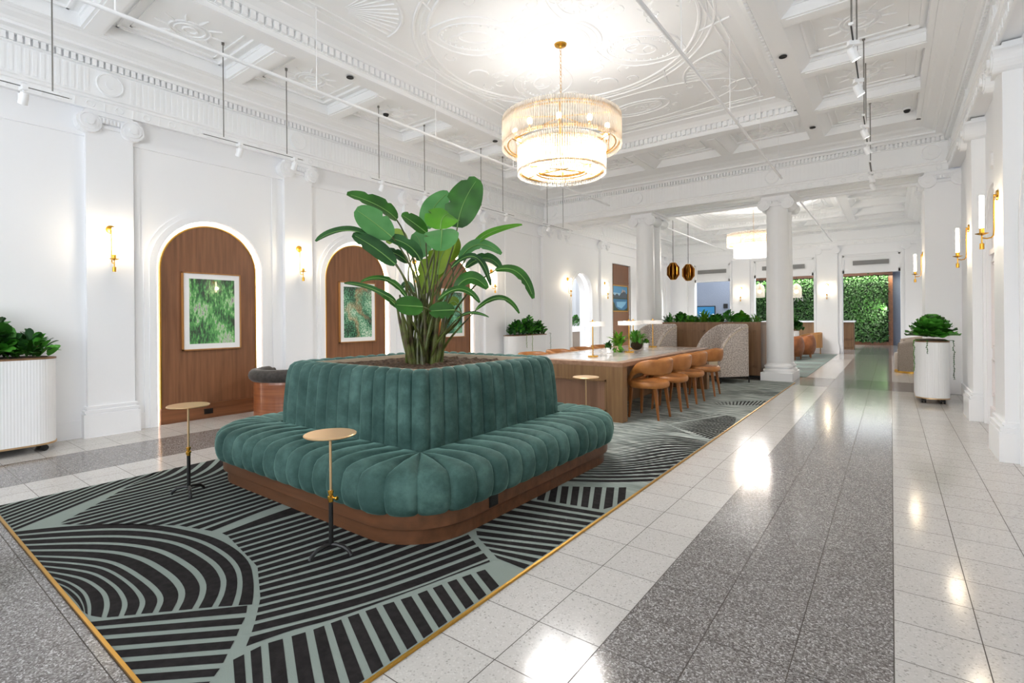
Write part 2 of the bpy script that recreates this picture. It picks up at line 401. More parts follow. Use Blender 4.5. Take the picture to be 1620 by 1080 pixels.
def pilaster(mb, f, c, hw, d, top=3.76, cap=True, base=True, r=.118, capw=None):
    def b(s0, s1, d0, d1, z0, z1):
        p = [f(s, dd, z) for z in (z0, z1) for (s, dd) in ((s0, d0), (s1, d0), (s1, d1), (s0, d1))]
        mb.add(p, [(0,3,2,1),(4,5,6,7),(0,1,5,4),(1,2,6,5),(2,3,7,6),(3,0,4,7)])
    b(c-hw, c+hw, 0, d, 0, top)
    if base:
        b(c-hw-.045, c+hw+.045, 0, d+.045, 0, .265); b(c-hw-.025, c+hw+.025, 0, d+.025, .265, .28); b(c-hw-.038, c+hw+.038, 0, d+.038, .28, .31); b(c-hw-.008, c+hw+.008, 0, d+.008, .31, .33)
        b(c-hw-.022, c+hw+.022, 0, d+.022, .33, .355)
    if cap: volute_run(mb, f, c, 3.6, (capw or hw-.02), d, r=r)
fl = lambda s, d, z: (XL+d, s, z)
for c in (-.43, 1.93, 4.29, 6.65, 9.01): mb = MB(); pilaster(mb, fl, c, .225, .07); trim(mb)
mb = MB(); pilaster(mb, fl, 11.75, .6, .07, cap=False)
for q in (11.32, 12.2): volute_run(mb, fl, q, 3.6, .2, .07)
trim(mb)
for c in (14.72, 17.9, 20.5): mb = MB(); pilaster(mb, fl, c, .225, .07); trim(mb)
mb = MB(); archband(mb, f3, 13.35, .62, .70, 2.03, 0, .03); archband(mb, f3, 13.35, .70, .75, 2.03, 0, .015); archband(mb, f3, 19.4, .62, .70, 2.03, 0, .03); trim(mb)
for k, (a, b) in enumerate(((-3.6, -.65), (-.2, .0), (1.42, 1.7), (2.15, 2.3), (3.85, 4.06), (4.52, 4.66), (6.2, 6.42), (6.88, 7.02), (8.57, 8.78), (9.24, 11.1))):
    mb = MB(); mb.box(XL, XL+.015, a, b, 0, .2); o = mb.build('baseboard_left', 'white'); o['kind'] = 'structure'
mb = MB()                                                   # shallow wall panels beside the arches
for (c) in (3.07, 5.43, 7.79): 
    for sg in (-1, 1): mb.box(XL, XL+.012, c+sg*.86-.03, c+sg*.86+.03, .2, 3.5)
mb.box(XL, XL+.012, 9.6, 9.65, .2, 3.4); mb.box(XL, XL+.012, 10.75, 10.8, .2, 3.4); mb.box(XL, XL+.03, -3.6, 11.2, 3.45, 3.5)
mb.box(XL, XL+.03, 12.3, 21, 3.45, 3.5); trim(mb)
# ---- entablature
PROF = [(0, 3.76), (.02, 3.76), (.02, 3.865), (.035, 3.875), (.035, 3.90), (.055, 3.912), (.055, 3.93), (.0, 3.94), (0, 4.235), (.03, 4.245), (.03, 4.256), (.003, 4.258), (.003, 4.328), (.07, 4.33),
        (.08, 4.345), (.10, 4.36), (.19, 4.365), (.19, 4.395), (.21, 4.40), (.235, 4.415), (.28, 4.425), (.33, 4.435), (.36, 4.45), (.40, 4.45), (.40, 4.62), (0, 4.62)]
def entab(f, s0, s1, ros=(), m0=1, m1=1, full=True):
    """f(s, p, z); m0/m1: mitre so that the ends stay clear in the corners"""
    mb = MB(); n = len(PROF)
    a = [f(s0+m0*p, p, z) for p, z in PROF]; b = [f(s1-m1*p, p, z) for p, z in PROF]
    mb.add(a+b, [(i, i+1, n+i+1, n+i) for i in range(n-1)])
    if full:
        def bx(s_, w, p0, p1, z0, z1):
            pts = [f(s, p, z) for z in (z0, z1) for (s, p) in ((s_-w, p0), (s_+w, p0), (s_+w, p1), (s_-w, p1))]
            mb.add(pts, [(0,3,2,1),(4,5,6,7),(0,1,5,4),(1,2,6,5),(2,3,7,6),(3,0,4,7)])
        k = int((s1-s0)/.062)
        for i in range(k):
            s = s0+(i+.5)*(s1-s0)/k; bx(s, .020, .0, .055, 4.258, 4.328)
            if all(abs(s-r) > .2 for r in ros): bx(s, .017, 0, .008, 3.955, 4.225)
        for r in ros:
            for (rr, p) in ((.135, .022), (.112, .012), (.05, .03)):
                c = [f(r+rr*cos(2*PI*j/24), 0, 4.09+rr*sin(2*PI*j/24)) for j in range(24)]; c2 = [f(r+rr*.93*cos(2*PI*j/24), p, 4.09+rr*.93*sin(2*PI*j/24)) for j in range(24)]
                mb.add(c+c2, [tuple(range(24, 48))]+[(j, (j+1) % 24, 24+(j+1) % 24, 24+j) for j in range(24)])
            mb.tube([f(r+.125*cos(2*PI*j/24), .022, 4.09+.125*sin(2*PI*j/24)) for j in range(24)], .009, 5, close=True)
        k = int((s1-s0)/.27)
        for i in range(k):
            s = s0+(i+.5)*(s1-s0)/k
            mb.tube([f(s+.038*cos(2*PI*j/12), .022, 3.815+.034*sin(2*PI*j/12)) for j in range(12)], .007, 4, close=True)
            bx(s+.135, .004, .02, .028, 3.775, 3.855)
    trim(mb, 'relief' if False else 'ceil')
XF = -7.33; XR = .80; XW = .98
entab(lambda s, p, z: (XF+p, s, z), -3.6, 11.2, (-.43, 1.93, 4.29, 6.65, 9.01, 10.95), 0, 1)
entab(lambda s, p, z: (s, 11.2-p, z), XF, XR, (-7.05, -4.72, -1.88, .56))
entab(lambda s, p, z: (XR-p, s, z), -3.6, 11.2, (2.2, 4.4, 6.55, 8.75, 10.95), 0, 1)
entab(lambda s, p, z: (XF+p, s, z), 12.3, 21.0, (12.6, 14.72, 17.9, 20.6))
entab(lambda s, p, z: (s, 20.985-p, z), XF, XR, (-6.75, -4.6, -1.8, .5))
entab(lambda s, p, z: (XR-p, s, z), 12.3, 21.0, (12.6, 20.6))
entab(lambda s, p, z: (s, 12.3+p, z), XF, XR, (), full=False)
# beam between the rooms, with a panelled underside
mb = MB(); mb.box(XF, XR, 11.212, 12.288, 3.80, 4.62)
mb.box(XF, XR, 11.2, 11.32, 3.76, 3.80); mb.box(XF, XR, 12.18, 12.3, 3.76, 3.80)
for a, b in ((XF, -6.7), (-5.15, -4.4), (-2.25, -1.5), (.42, XR)): mb.box(a, b, 11.32, 12.18, 3.76, 3.80)
mb.box(XF, XR, 11.5, 11.54, 3.785, 3.80); mb.box(XF, XR, 11.96, 12.0, 3.785, 3.80)
trim(mb, 'ceil')
mb = MB(); mb.box(XR+.004, XW, -3.6, 11.2, 3.775, 4.6); mb.box(XR+.004, XW, 12.3, 21, 3.775, 4.6); struct('wall_right_upper', mb, 'white')
# frieze backing walls above the architrave
mb = MB(); mb.box(XF-.2, XF-.012, -3.6, 24, 3.77, 4.9); struct('wall_left_upper', mb, 'white')
# ---- ceilings
def ceiling_room(y0, y1, yb0, yb1, ribs, far_ribs, ornament):
    """y0..y1 room between the cornices; yb0..yb1 the big central panel"""
    x0, x1 = -6.93, .40; xa, xb = -5.67, -.92; pa, pb = -5.44, -1.13
    mb = MB(); T = 4.9
    mb.box(x0-.5, pa, y0-.5, y1+.5, 4.60, T); mb.box(pb, x1+.5, y0-.5, y1+.5, 4.60, T)
    mb.box(pa, pb, y0-.5, yb0, 4.60, T); mb.box(pa, pb, yb1, y1+.5, 4.60, T); mb.box(pa, pb, yb0, yb1, 4.72, T)
    struct('ceiling', mb, 'ceil')
    mb = MB()
    def beam(a, b, c, d):
        mb.box(a, b, c, d, ZT, 4.62)
        mb.box(a-.018, b+.018, c-.018, d+.018, 4.56, 4.62)
    beam(xa, pa-.0, y0, y1); beam(pb, xb, y0, y1); beam(pa+.0005, pb-.0005, yb0-.22, yb0); beam(pa+.0005, pb-.0005, yb1, yb1+.22)
    for r in ribs:
        for a, b in ((x0, xa), (xb, x1)): mb.box(a+.0005, b-.0005, r-.1, r+.1, ZT+.004, 4.62); mb.box(a+.05, b-.05, r-.07, r+.07, ZT-.006, ZT+.005); mb.box(a, b, r-.118, r+.118, 4.56, 4.61)
    for r in far_ribs:
        mb.box(r-.1, r+.1, yb1+.2205, y1, ZT+.004, 4.62); mb.box(r-.07, r+.07, yb1+.27, y1-.1, ZT-.006, ZT+.005)
    for a, b, c, d in ((x0+.002, x0+.06, y0, y1), (x1-.06, x1-.002, y0, y1), (x0, x1, y1-.06, y1+.378)): mb.box(a, b, c, d, ZT+.003, 4.6)
    trim(mb, 'ceil', bevel=0)
    mb = MB(); q = sorted(r for r in ribs if r > y0)+[y1]; q = [y0]+q      # splayed inner faces
    for a, b in zip(q, q[1:]):
        if b-a < .5: continue
        a += .1; b -= .1 if b < y1 else 0
        mb.prism([(xb, ZT+.004), (xb+.004, ZT+.004), (xb+.14, 4.601), (xb, 4.601)], a, b, 'xz'); mb.prism([(xa, ZT+.004), (xa-.004, ZT+.004), (xa-.14, 4.601), (xa, 4.601)], a, b, 'xz')
    q = [pa+.0]+sorted(far_ribs)+[pb]
    for a, b in zip(q, q[1:]): mb.prism([(a+.1, ZT+.004), (a+.104, ZT+.004), (a+.24, 4.601), (a+.1, 4.601)], yb1+.22, y1-.06, 'xz')
    trim(mb, 'ceil')
    # coffer fields: raised frame and oval medallion
    mb = MB()
    def coffer(ax, bx_, ay, by):
        for g, h in ((.10, .028), (.2, .014)):
            mb.box(ax+g, bx_-g, ay+g, ay+g+.025, 4.6-h, 4.6); mb.box(ax+g, bx_-g, by-g-.025, by-g, 4.6-h, 4.6)
            mb.box(ax+g, ax+g+.025, ay+g, by-g, 4.6-h, 4.6); mb.box(bx_-g-.025, bx_-g, ay+g, by-g, 4.6-h, 4.6)
        cx, cyy = (ax+bx_)/2, (ay+by)/2
        for r in (.2, .15, .07): mb.tube([(cx+r*.95*cos(2*PI*j/28), cyy+r*cos(0)*sin(2*PI*j/28), 4.594) for j in range(28)], .012, 5, close=True)
        for j in range(10):
            t = 2*PI*j/10; mb.tube([(cx+rr*cos(t+.5*rr), cyy+rr*sin(t+.5*rr), 4.595) for rr in (.2, .26, .31, .34)], [.012, .016, .012, .005], 5)
    rr = sorted(ribs); rr = [y0-.1]+rr+[y1+.1] if not rr[0] < y0 else rr+[y1+.1]
    for i in range(len(rr)-1):
        if rr[i+1]-rr[i] < .5: continue
        coffer(x0, xa, rr[i]+.1, rr[i+1]-.1); coffer(xb, x1, rr[i]+.1, rr[i+1]-.1)
    fr = [pa]+sorted(far_ribs)+[pb]
    for i in range(len(fr)-1): coffer(fr[i]+.1, fr[i+1]-.1, yb1+.25, y1-.1)
    trim(mb, 'ceil')
    # cove of the central panel with its dentils
    mb = MB(); P = [(.004, ZT+.002), (.004, 4.505), (.012, 4.508), (.012, 4.602), (.075, 4.606), (.10, 4.63), (.16, 4.67), (.26, 4.70), (.28, 4.70), (.28, 4.722)]
    def ring(inset, z): return [(pa+inset, yb0+inset, z), (pb-inset, yb0+inset, z), (pb-inset, yb1-inset, z), (pa+inset, yb1-inset, z)]
    vs = [q for p, z in P for q in ring(p, z)]
    mb.add(vs, [(4*k+i, 4*k+(i+1) % 4, 4*k+4+(i+1) % 4, 4*k+4+i) for k in range(len(P)-1) for i in range(4)])
    k = int((yb1-yb0)/.085)
    for i in range(k):
        y = yb0+(i+.5)*(yb1-yb0)/k
        for a, b in ((pa+.008, pa+.062), (pb-.062, pb-.008)): mb.box(a, b, y-.027, y+.027, 4.518, 4.603)
    k = int((pb-pa)/.085)
    for i in range(k):
        x = pa+(i+.5)*(pb-pa)/k
        for a, b in ((yb0+.008, yb0+.062), (yb1-.062, yb1-.008)): mb.box(x-.027, x+.027, a, b, 4.518, 4.603)
    for g in (.42, .5): mb.tube([(pa+g, yb0+g, 4.718), (pb-g, yb0+g, 4.718), (pb-g, yb1-g, 4.718), (pa+g, yb1-g, 4.718)], .014, 5, close=True)
    trim(mb, 'ceil')
    if not ornament: return
    mb = MB(); cx, c_y = -3.26, (yb0+yb1)/2
    def ell(x, y, a, b, th, r=.013, z=4.716, n=48, t0=0, t1=2*PI):
        full = t1-t0 > 6.2; pts = []
        for j in range(n+(0 if full else 1)):
            t = t0+(t1-t0)*j/n; u, v = a*cos(t), b*sin(t)
            pts.append((x+u*cos(th)-v*sin(th), y+u*sin(th)+v*cos(th), z))
        mb.tube(pts, r, 6, close=full, flat=.8)
    for r, w in ((.50, .022), (.36, .016), (.45, .01)): ell(cx, c_y, r, r, 0, w)
    mb.lathe([(.34, 4.721), (.34, 4.712), (.30, 4.705), (.1, 4.70), (.0001, 4.70)], (cx, c_y, 0), 40)
    for k in range(4):                                     # four pointed lobes round the rose
        th = PI/4+k*PI/2; d = 1.05; x, y = cx+d*cos(th), c_y+d*sin(th)
        for sg in (-1, 1):
            pts = []
            for j in range(21):
                t = j/20; u = -.62+1.24*t; v = sg*.42*sin(PI*t)**.8
                pts.append((x+u*cos(th)-v*sin(th), y+u*sin(th)+v*cos(th), 4.716))
            mb.tube(pts, .014, 6, flat=.8)
        ell(x, y, .44, .29, th, .012); ell(x, y, .2, .12, th, .012)
        for j in range(26):
            t = 2*PI*j/26; u, v = .40*cos(t), .255*sin(t); mb.sphere((x+u*cos(th)-v*sin(th), y+u*sin(th)+v*cos(th), 4.716), .013, 6)
        for sg in (-1, 1):                                  # short straight bars past the tips
            t2 = th+sg*.28; mb.tube([(cx+1.62*cos(t2), c_y+1.62*sin(t2), 4.716), (cx+1.95*cos(t2+sg*.14), c_y+1.95*sin(t2+sg*.14), 4.716)], .018, 6, flat=.7)
    for k in range(4):                                     # plain medallions between the lobes
        th = k*PI/2; mb.lathe([(.15, 4.721), (.14, 4.708), (.0001, 4.704)], (cx+1.32*cos(th), c_y+1.32*sin(th), 0), 28)
    for r, w in ((1.62, .022), (1.78, .018), (1.70, .008)):
        ell(cx, c_y, r, r, 0, w, n=110)
    for k in range(72):                                    # scroll work between the rings and lobes
        a = random.random()*2*PI; r0 = random.uniform(1.0, 1.52) if k % 2 else random.uniform(.62, .9)
        x, y = cx+r0*cos(a), c_y+r0*sin(a); s0 = random.random()*6; dr = random.choice((-1, 1))
        mb.tube([(x+(.012+.011*j)*cos(s0+dr*j*.55), y+(.012+.011*j)*sin(s0+dr*j*.55), 4.718) for j in range(11)], .0065, 4)
    for sy in (-1, 1):                                     # corner fans and end panels
        for sx in (-1, 1):
            fx, fy = cx+sx*1.55, c_y+sy*2.05
            for j in range(11):
                t = math.atan2(-sy, -sx)+(-.75+1.5*j/10); mb.tube([(fx+.08*cos(t), fy+.08*sin(t), 4.718), (fx+.62*cos(t), fy+.62*sin(t), 4.718)], [.006, .016], 5, flat=.7)
            t = math.atan2(-sy, -sx); ell(fx, fy, .66, .66, t, .016, t0=-.8, t1=.8, n=20)
            ell(fx+sx*.0, fy+sy*.55, .2, .2, 0, .014)
        ell(cx, c_y+sy*2.45, .5, .26, 0, .018); ell(cx, c_y+sy*2.45, .38, .18, 0, .012); ell(cx, c_y+sy*2.45, 1.5, .55, 0, .012)
        for j in range(30):
            x = cx+random.uniform(-1.4, 1.4); y = c_y+sy*(2.45+random.uniform(-.3, .3)); s0 = random.random()*6
            mb.tube([(x+(.01+.01*q)*cos(s0+q*.6), y+(.01+.01*q)*sin(s0+q*.6), 4.718) for q in range(9)], .006, 4)
    trim(mb, 'ceil')
ceiling_room(-3.5, 10.42, 1.76, 9.0, [-2.8, -1.31, .18, 1.66, 3.14, 4.62, 6.10, 7.58, 9.06], [-4.05, -2.53], True)
ceiling_room(12.7, 20.2, 13.6, 19.0, [13.4, 14.85, 16.3, 17.75, 19.2], [-4.05, -2.53], True)
# ---- right wall
mb = MB(); r_ops = [(7.64, .68, 2.05, None), (5.47, .66, 2.05, None), (3.1, .62, 2.1, None), (.9, .62, 2.1, None)]
wall2d(mb, lambda s, z: (XW-.04, s, z), -3.6, 30, 0, 4.9, r_ops)
for (c, h, sp, t) in r_ops:
    A = archpts(c, h, sp)
    for i in range(len(A)-1): mb.quad((XW-.04, *A[i]), (XW-.04, *A[i+1]), (XW+.10, *A[i+1]), (XW+.10, *A[i]))
mb.box(XW+.3, XW+.4, -3.6, 30, 0, 4.9)
struct('wall_right', mb, 'white')
fr_ = lambda s, d, z: (XW-.04-d, s, z)
f3r = lambda s, z, d: (XW-.04-d, s, z)
for k, (c, h, sp, t) in enumerate(r_ops):
    mb = MB(); archband(mb, f3r, c, h, h+.03, sp, 0, .02); archband(mb, f3r, c, h+.03, h+.08, sp, 0, .045); trim(mb, 'gloss')
    d = bpy.data.objects.new('door_%d' % (k+1), None); COL.objects.link(d); d['kind'] = 'structure'
    mb = MB(); mb.prism(archpts(c, h+.02, sp), XW-.01, XW+.03, 'yz'); 
    for (a, b) in ((.35, .8), (.92, 1.95)):
        for sg in (-1, 1):
            y0, y1 = c+sg*h/2-.23, c+sg*h/2+.23
            for g in (0, .03):
                mb.box(XW-.03+g*.3, XW, y0+g, y0+g+.016, a+g, b-g); mb.box(XW-.03+g*.3, XW, y1-g-.016, y1-g, a+g, b-g)
                mb.box(XW-.03+g*.3, XW, y0+g, y1-g, a+g, a+g+.016); mb.box(XW-.03+g*.3, XW, y0+g, y1-g, b-g-.016, b-g)
    mb.box(XW-.035, XW, c-h, c+h, 0, .22); mb.box(XW-.035, XW, c-h, c+h, 2.03, 2.09); mb.box(XW-.02, XW, c-.015, c+.015, 0, 2.06)
    o = mb.build('door_leaf', 'pinkdoor', d); o['kind'] = 'structure'
for c in (-.1, 2.05, 4.38, 6.54, 8.74):
    mb = MB(); pilaster(mb, fr_, c, .26, .13, r=.11); trim(mb, 'gloss')
mb = MB(); mb.box(.47, XW, 11.2, 12.3, 0, 3.76)          # pier under the beam end
for (q, z0, z1) in ((.05, 0, .25), (.035, .25, .3), (.02, .3, .34)): mb.box(.47-q, XW, 11.2-q, 12.3+q, z0, z1)
volute_run(mb, lambda s, d, z: (s, 11.2-d, z), .72, 3.6, .21, 0, r=.12)
volute_run(mb, lambda s, d, z: (.47-d, s, z), 11.75, 3.6, .4, 0, r=.12); trim(mb)
mb = MB()
for y0, y1 in ((9.05, 11.15), (12.35, 21)): mb.box(XW-.06, XW-.04, y0, y1, 0, .2)
o = mb.build('baseboard_right', 'white'); o['kind'] = 'structure'
# ---- wall of the far room with its openings
ops = [(-.55, .82, None, 2.78), (-3.2, 1.0, None, 2.78), (-5.74, .70, None, 2.72)]
mb = MB(); wall2d(mb, lambda s, z: (s, 21.0, z), -7.4, XW, 0, 4.9, [(c, h, None, 3.42) for c, h, a, t in ops])
for c, h, a, t in ops:
    mb.box(c-h, c+h, 21.06, 21.2, t, 3.42)
    for sg in (-1, 1): mb.box(c+sg*h-.02*(sg > 0), c+sg*h+.02*(sg < 0), 21.0, 21.3, 0, 3.42)
    mb.box(c-h, c+h, 21.0, 21.2, 3.40, 3.42)
struct('wall_back', mb, 'white')
mb = MB(); fb = lambda s, d, z: (s, 21.0-d, z)
for c in (-1.80, -4.62, -6.9, .6): 
    mb = MB(); pilaster(mb, fb, c, .31 if c > -6 and c < 0 else .22, .12, capw=.27 if c > -6 and c < 0 else .2); trim(mb)
for k, (c, h, a, t) in enumerate(ops):
    mb = MB(); z0, z1 = t, 3.42
    for (x0, x1, y0, y1) in ((c-h, c-h+.07, z0, z1), (c+h-.07, c+h, z0, z1), (c-h, c+h, z0, z0+.1), (c-h, c+h, z1-.07, z1)): mb.box(x0, x1, 21.02, 21.07, y0, y1)
    mb.box(c-h-.06, c-h, 20.96, 21.1, 0, 3.42); mb.box(c+h, c+h+.06, 20.96, 21.1, 0, 3.42); mb.box(c-h-.06, c+h+.06, 20.96, 21.1, 3.42, 3.5)
    trim(mb)
    w = (.5, .7, .55)[k]; g = MB(); g.box(c-w, c+w, 21.0, 21.018, 3.05, 3.2)
    for j in range(9): g.box(c-w, c+w, 20.993, 21.0, 3.055+j*.0163, 3.062+j*.0163)
    o = oo(g, 'air_grille', 'grille', (c, 20.99, 3.05), ['long grey air grille over the opening with the reception desk', 'grey air grille over the middle opening behind the near column', 'grey air grille over the opening with the blue wall'][k], 'air grille', 'air grilles above the far openings')
# near wall behind the viewer, its unseen windows added for the light
mb = MB(); wall2d(mb, lambda s, z: (s, -3.6, z), -7.8, 1.4, 0, 4.9, [(-5.9, 1.0, None, 3.75), (-3.2, 1.0, None, 3.75), (-.6, 1.0, None, 3.75)]); 
struct('wall_front', mb, 'white')
for k, c in enumerate((-5.9, -3.2, -.6)):
    mb = MB(); mb.box(c-1.0, c+1.0, -3.65, -3.6, 0, .9)
    for x in (-1.0, -.03, .94): mb.box(c+x, c+x+.06, -3.66, -3.6, .9, 3.75)
    mb.box(c-1, c+1, -3.66, -3.6, 2.6, 2.66); mb.box(c-1, c+1, -3.66, -3.6, 3.69, 3.75); struct('window_%d' % (k+1), mb, 'white')
# lobby beyond the openings
mb = MB(); mb.box(-14, 4, 21.4, 31, 4.6, 4.7); struct('ceiling_lobby', mb, 'ceil')
mb = MB(); mb.box(-12, -5.68, 24.0, 24.1, 0, 4.6); mb.box(-5.73, -5.68, 24.0, 29, 0, 4.6); struct('wall_lobby_left', mb, 'bluewall')
mb = MB(); mb.box(.06, .9, 28.1, 28.2, 0, 4.6); mb.box(.85, .95, 21.3, 28.2, 0, 4.6); struct('wall_lobby_right', mb, 'bluewall')
mb = MB(); mb.box(-.12, .06, 27.75, 27.95, 0, 3.4); mb.box(-5.67, .06, 27.72, 27.95, 0, .16); mb.box(-5.67, .06, 27.6, 27.95, 3.1, 3.3); trim(mb, 'baseboard_wood')
mb = MB(); mb.box(-13, -12.9, 21, 31, 0, 4.6); struct('wall_lobby_end', mb, 'white')
# side room seen through the open arch of the left wall
mb = MB(); mb.box(-13.6, -7.6, 12.0, 21.0, 4.3, 4.5); struct('ceiling_side', mb, 'ceil')
mb = MB(); mb.box(-11.6, -11.5, 11, 23, 0, 4.3); mb.box(-11.6, -7.6, 20.9, 21, 0, 4.3); struct('wall_side', mb, 'white')
# ---- columns
def ionic_column(x, y, label, ya=-.29, yb=.29):
    t = thing('column', label, 'column', (x, y, 0), 0, 'round white columns under the beam')
    mb = MB(); mb.box(-.29, .29, ya, yb, 0, .17)
    mb.lathe([(.01, .17), (.285, .17), (.29, .195), (.285, .225), (.26, .235), (.25, .25), (.255, .265), (.27, .28), (.265, .30), (.24, .315), (.232, .33), (.01, .33)], n=48)
    mb.build('plinth', 'gloss', t, auto=35)
    mb = MB(); mb.lathe([(.232, .33), (.222, .36)]+[(.222-.024*(k/12)**1.6, .36+k*3.2/12) for k in range(13)]+[(.212, 3.575), (.212, 3.60), (.198, 3.605)], n=48); mb.build('shaft', 'gloss', t, auto=35)
    mb = MB(); f = lambda sgn: (lambda s, d, z: (s, sgn*(.20+d), z))
    for sg in (-1, 1): volute_run(mb, f(sg), 0, 3.6, .215, .0, t=.05, r=.118)
    for sx in (-1, 1):
        mb.lathe([(.112, -.2), (.095, -.12), (.075, 0), (.095, .12), (.112, .2)], (sx*.215, 0, 3.6), 24, ax='y')
    mb.box(-.26, .26, -.25, .25, 3.70, 3.76); mb.lathe([(.2, 3.56), (.23, 3.60), (.24, 3.64), (.2, 3.70)], n=40)
    mb.build('capital', 'white', t, auto=35)
ionic_column(-1.87, 11.66, 'thick white round column nearest the marble aisle, front one of its pair', yb=.218)
ionic_column(-1.87, 12.10, 'white column right behind the front column nearest the marble aisle', ya=-.218)
ionic_column(-4.72, 11.66, 'white round column at left end of planted divider, front one of its pair', yb=.218)
ionic_column(-4.72, 12.10, 'white column tucked behind the front column at left of planted divider', ya=-.218)
# ================================================================ RUGS
def resamp(pts, n):
    L = [0]
    for a, b in zip(pts, pts[1:]): L.append(L[-1]+math.dist(a, b))
    out = []; k = 0
    for i in range(n):
        t = L[-1]*i/(n-1)
        while k < len(L)-2 and L[k+1] < t: k += 1
        u = (t-L[k])/max(L[k+1]-L[k], 1e-9); out.append((lerp(pts[k][0], pts[k+1][0], u), lerp(pts[k][1], pts[k+1][1], u)))
    return out
def smooth(pts, n):      # catmull-rom through the points
    if len(pts) == 2: return resamp(pts, n)
    P = [pts[0]]+list(pts)+[pts[-1]]; o = []
    for i in range(1, len(P)-2):
        for k in range(8):
            t = k/8; o.append(tuple(.5*(2*P[i][j]+(P[i+1][j]-P[i-1][j])*t+(2*P[i-1][j]-5*P[i][j]+4*P[i+1][j]-P[i+2][j])*t*t+(3*P[i][j]-P[i-1][j]-3*P[i+1][j]+P[i+2][j])*t**3) for j in (0, 1)))
    o.append(tuple(pts[-1])); return resamp(o, n)
def stripes(mb, keys, z, lo=.27, hi=.73, clip=None, n=26, i0=None, i1=None, mi=1):
    """dark bands between the pale lines of a ruled family; keys = [(index, [points])]"""
    keys = [(k, smooth(p, n)) for k, p in keys]
    def curve(s):
        for (k0, a), (k1, b) in zip(keys, keys[1:]):
            if k0 <= s <= k1:
                t = (s-k0)/(k1-k0); return [(lerp(p[0], q[0], t), lerp(p[1], q[1], t)) for p, q in zip(a, b)]
    a = int(keys[0][0] if i0 is None else i0); b = int(keys[-1][0] if i1 is None else i1)
    for k in range(a, b):
        c0 = curve(k+lo); c1 = curve(k+hi)
        if clip: c0 = [clip(p) for p in c0]; c1 = [clip(p) for p in c1]
        # slightly shorter than the region so that a pale edge remains
        vs = [(x, y, z) for x, y in c0]+[(x, y, z) for x, y in c1]
        mb.add(vs, [(i, i+1, n+i+1, n+i) for i in range(n-1)], mi)
RX0, RX1, RY0, RY1 = -5.13, -1.535, .655, 11.34
def inrug(p): return (min(max(p[0], RX0+.005), RX1-.005), min(max(p[1], RY0+.005), RY1-.01))
def rugmat():
    m, nt, b = newmat('rug_sage')
    n = N(nt, 'ShaderNodeTexNoise'); n.inputs['Scale'].default_value = 1.0; n.inputs['Detail'].default_value = 6
    nt.links.new(coords(nt, (3.0, 26, 1)), n.inputs[0])
    streak = ramp(nt, n.outputs[0], [(.34, '59605d'), (.5, '8b938f'), (.66, 'bfc3bd')])
    tc = N(nt, 'ShaderNodeTexCoord'); sx = N(nt, 'ShaderNodeSeparateXYZ'); nt.links.new(tc.outputs['Object'], sx.inputs[0])
    mr = N(nt, 'ShaderNodeMapRange'); mr.inputs[1].default_value = 3.3; mr.inputs[2].default_value = 4.6; nt.links.new(sx.outputs[1], mr.inputs[0])
    mx = N(nt, 'ShaderNodeMix', data_type='RGBA'); mx.inputs[6].default_value = lin('858f88'); nt.links.new(mr.outputs[0], mx.inputs[0]); nt.links.new(streak, mx.inputs[7])
    nt.links.new(mx.outputs[2], b.inputs['Base Color']); b.inputs['Roughness'].default_value = .95; b.inputs['Specular IOR Level'].default_value = .1
    n2 = N(nt, 'ShaderNodeTexNoise'); n2.inputs['Scale'].default_value = 400; nt.links.new(coords(nt), n2.inputs[0]); bump(nt, b, n2.outputs[0], .5, .004)
    # dark pile, worn away towards the middle of the room further on
    m2, nt, b = newmat('rug_black')
    n = N(nt, 'ShaderNodeTexNoise'); n.inputs['Scale'].default_value = 1; n.inputs['Detail'].default_value = 6; nt.links.new(coords(nt, (3.0, 26, 1)), n.inputs[0])
    streak = ramp(nt, n.outputs[0], [(.34, '59605d'), (.5, '8b938f'), (.66, 'bfc3bd')])
    tc = N(nt, 'ShaderNodeTexCoord'); sx = N(nt, 'ShaderNodeSeparateXYZ'); nt.links.new(tc.outputs['Object'], sx.inputs[0])
    a = N(nt, 'ShaderNodeMapRange'); a.inputs[1].default_value = 3.4; a.inputs[2].default_value = 4.4; nt.links.new(sx.outputs[1], a.inputs[0])
    c = N(nt, 'ShaderNodeMapRange'); c.inputs[1].default_value = -1.85; c.inputs[2].default_value = -2.35; nt.links.new(sx.outputs[0], c.inputs[0])
    mu = N(nt, 'ShaderNodeMath', operation='MULTIPLY'); nt.links.new(a.outputs[0], mu.inputs[0]); nt.links.new(c.outputs[0], mu.inputs[1])
    n3 = N(nt, 'ShaderNodeTexNoise'); n3.inputs['Scale'].default_value = 30; n3.inputs['Detail'].default_value = 3; nt.links.new(coords(nt), n3.inputs[0])
    mx = N(nt, 'ShaderNodeMix', data_type='RGBA'); nt.links.new(ramp(nt, n3.outputs[0], [(.3, '1e1c1c'), (.7, '2b2828')]), mx.inputs[6]); nt.links.new(mu.outputs[0], mx.inputs[0]); nt.links.new(streak, mx.inputs[7])
    nt.links.new(mx.outputs[2], b.inputs['Base Color']); b.inputs['Roughness'].default_value = .95; b.inputs['Specular IOR Level'].default_value = .1
    return m, m2
rs, rb = rugmat()
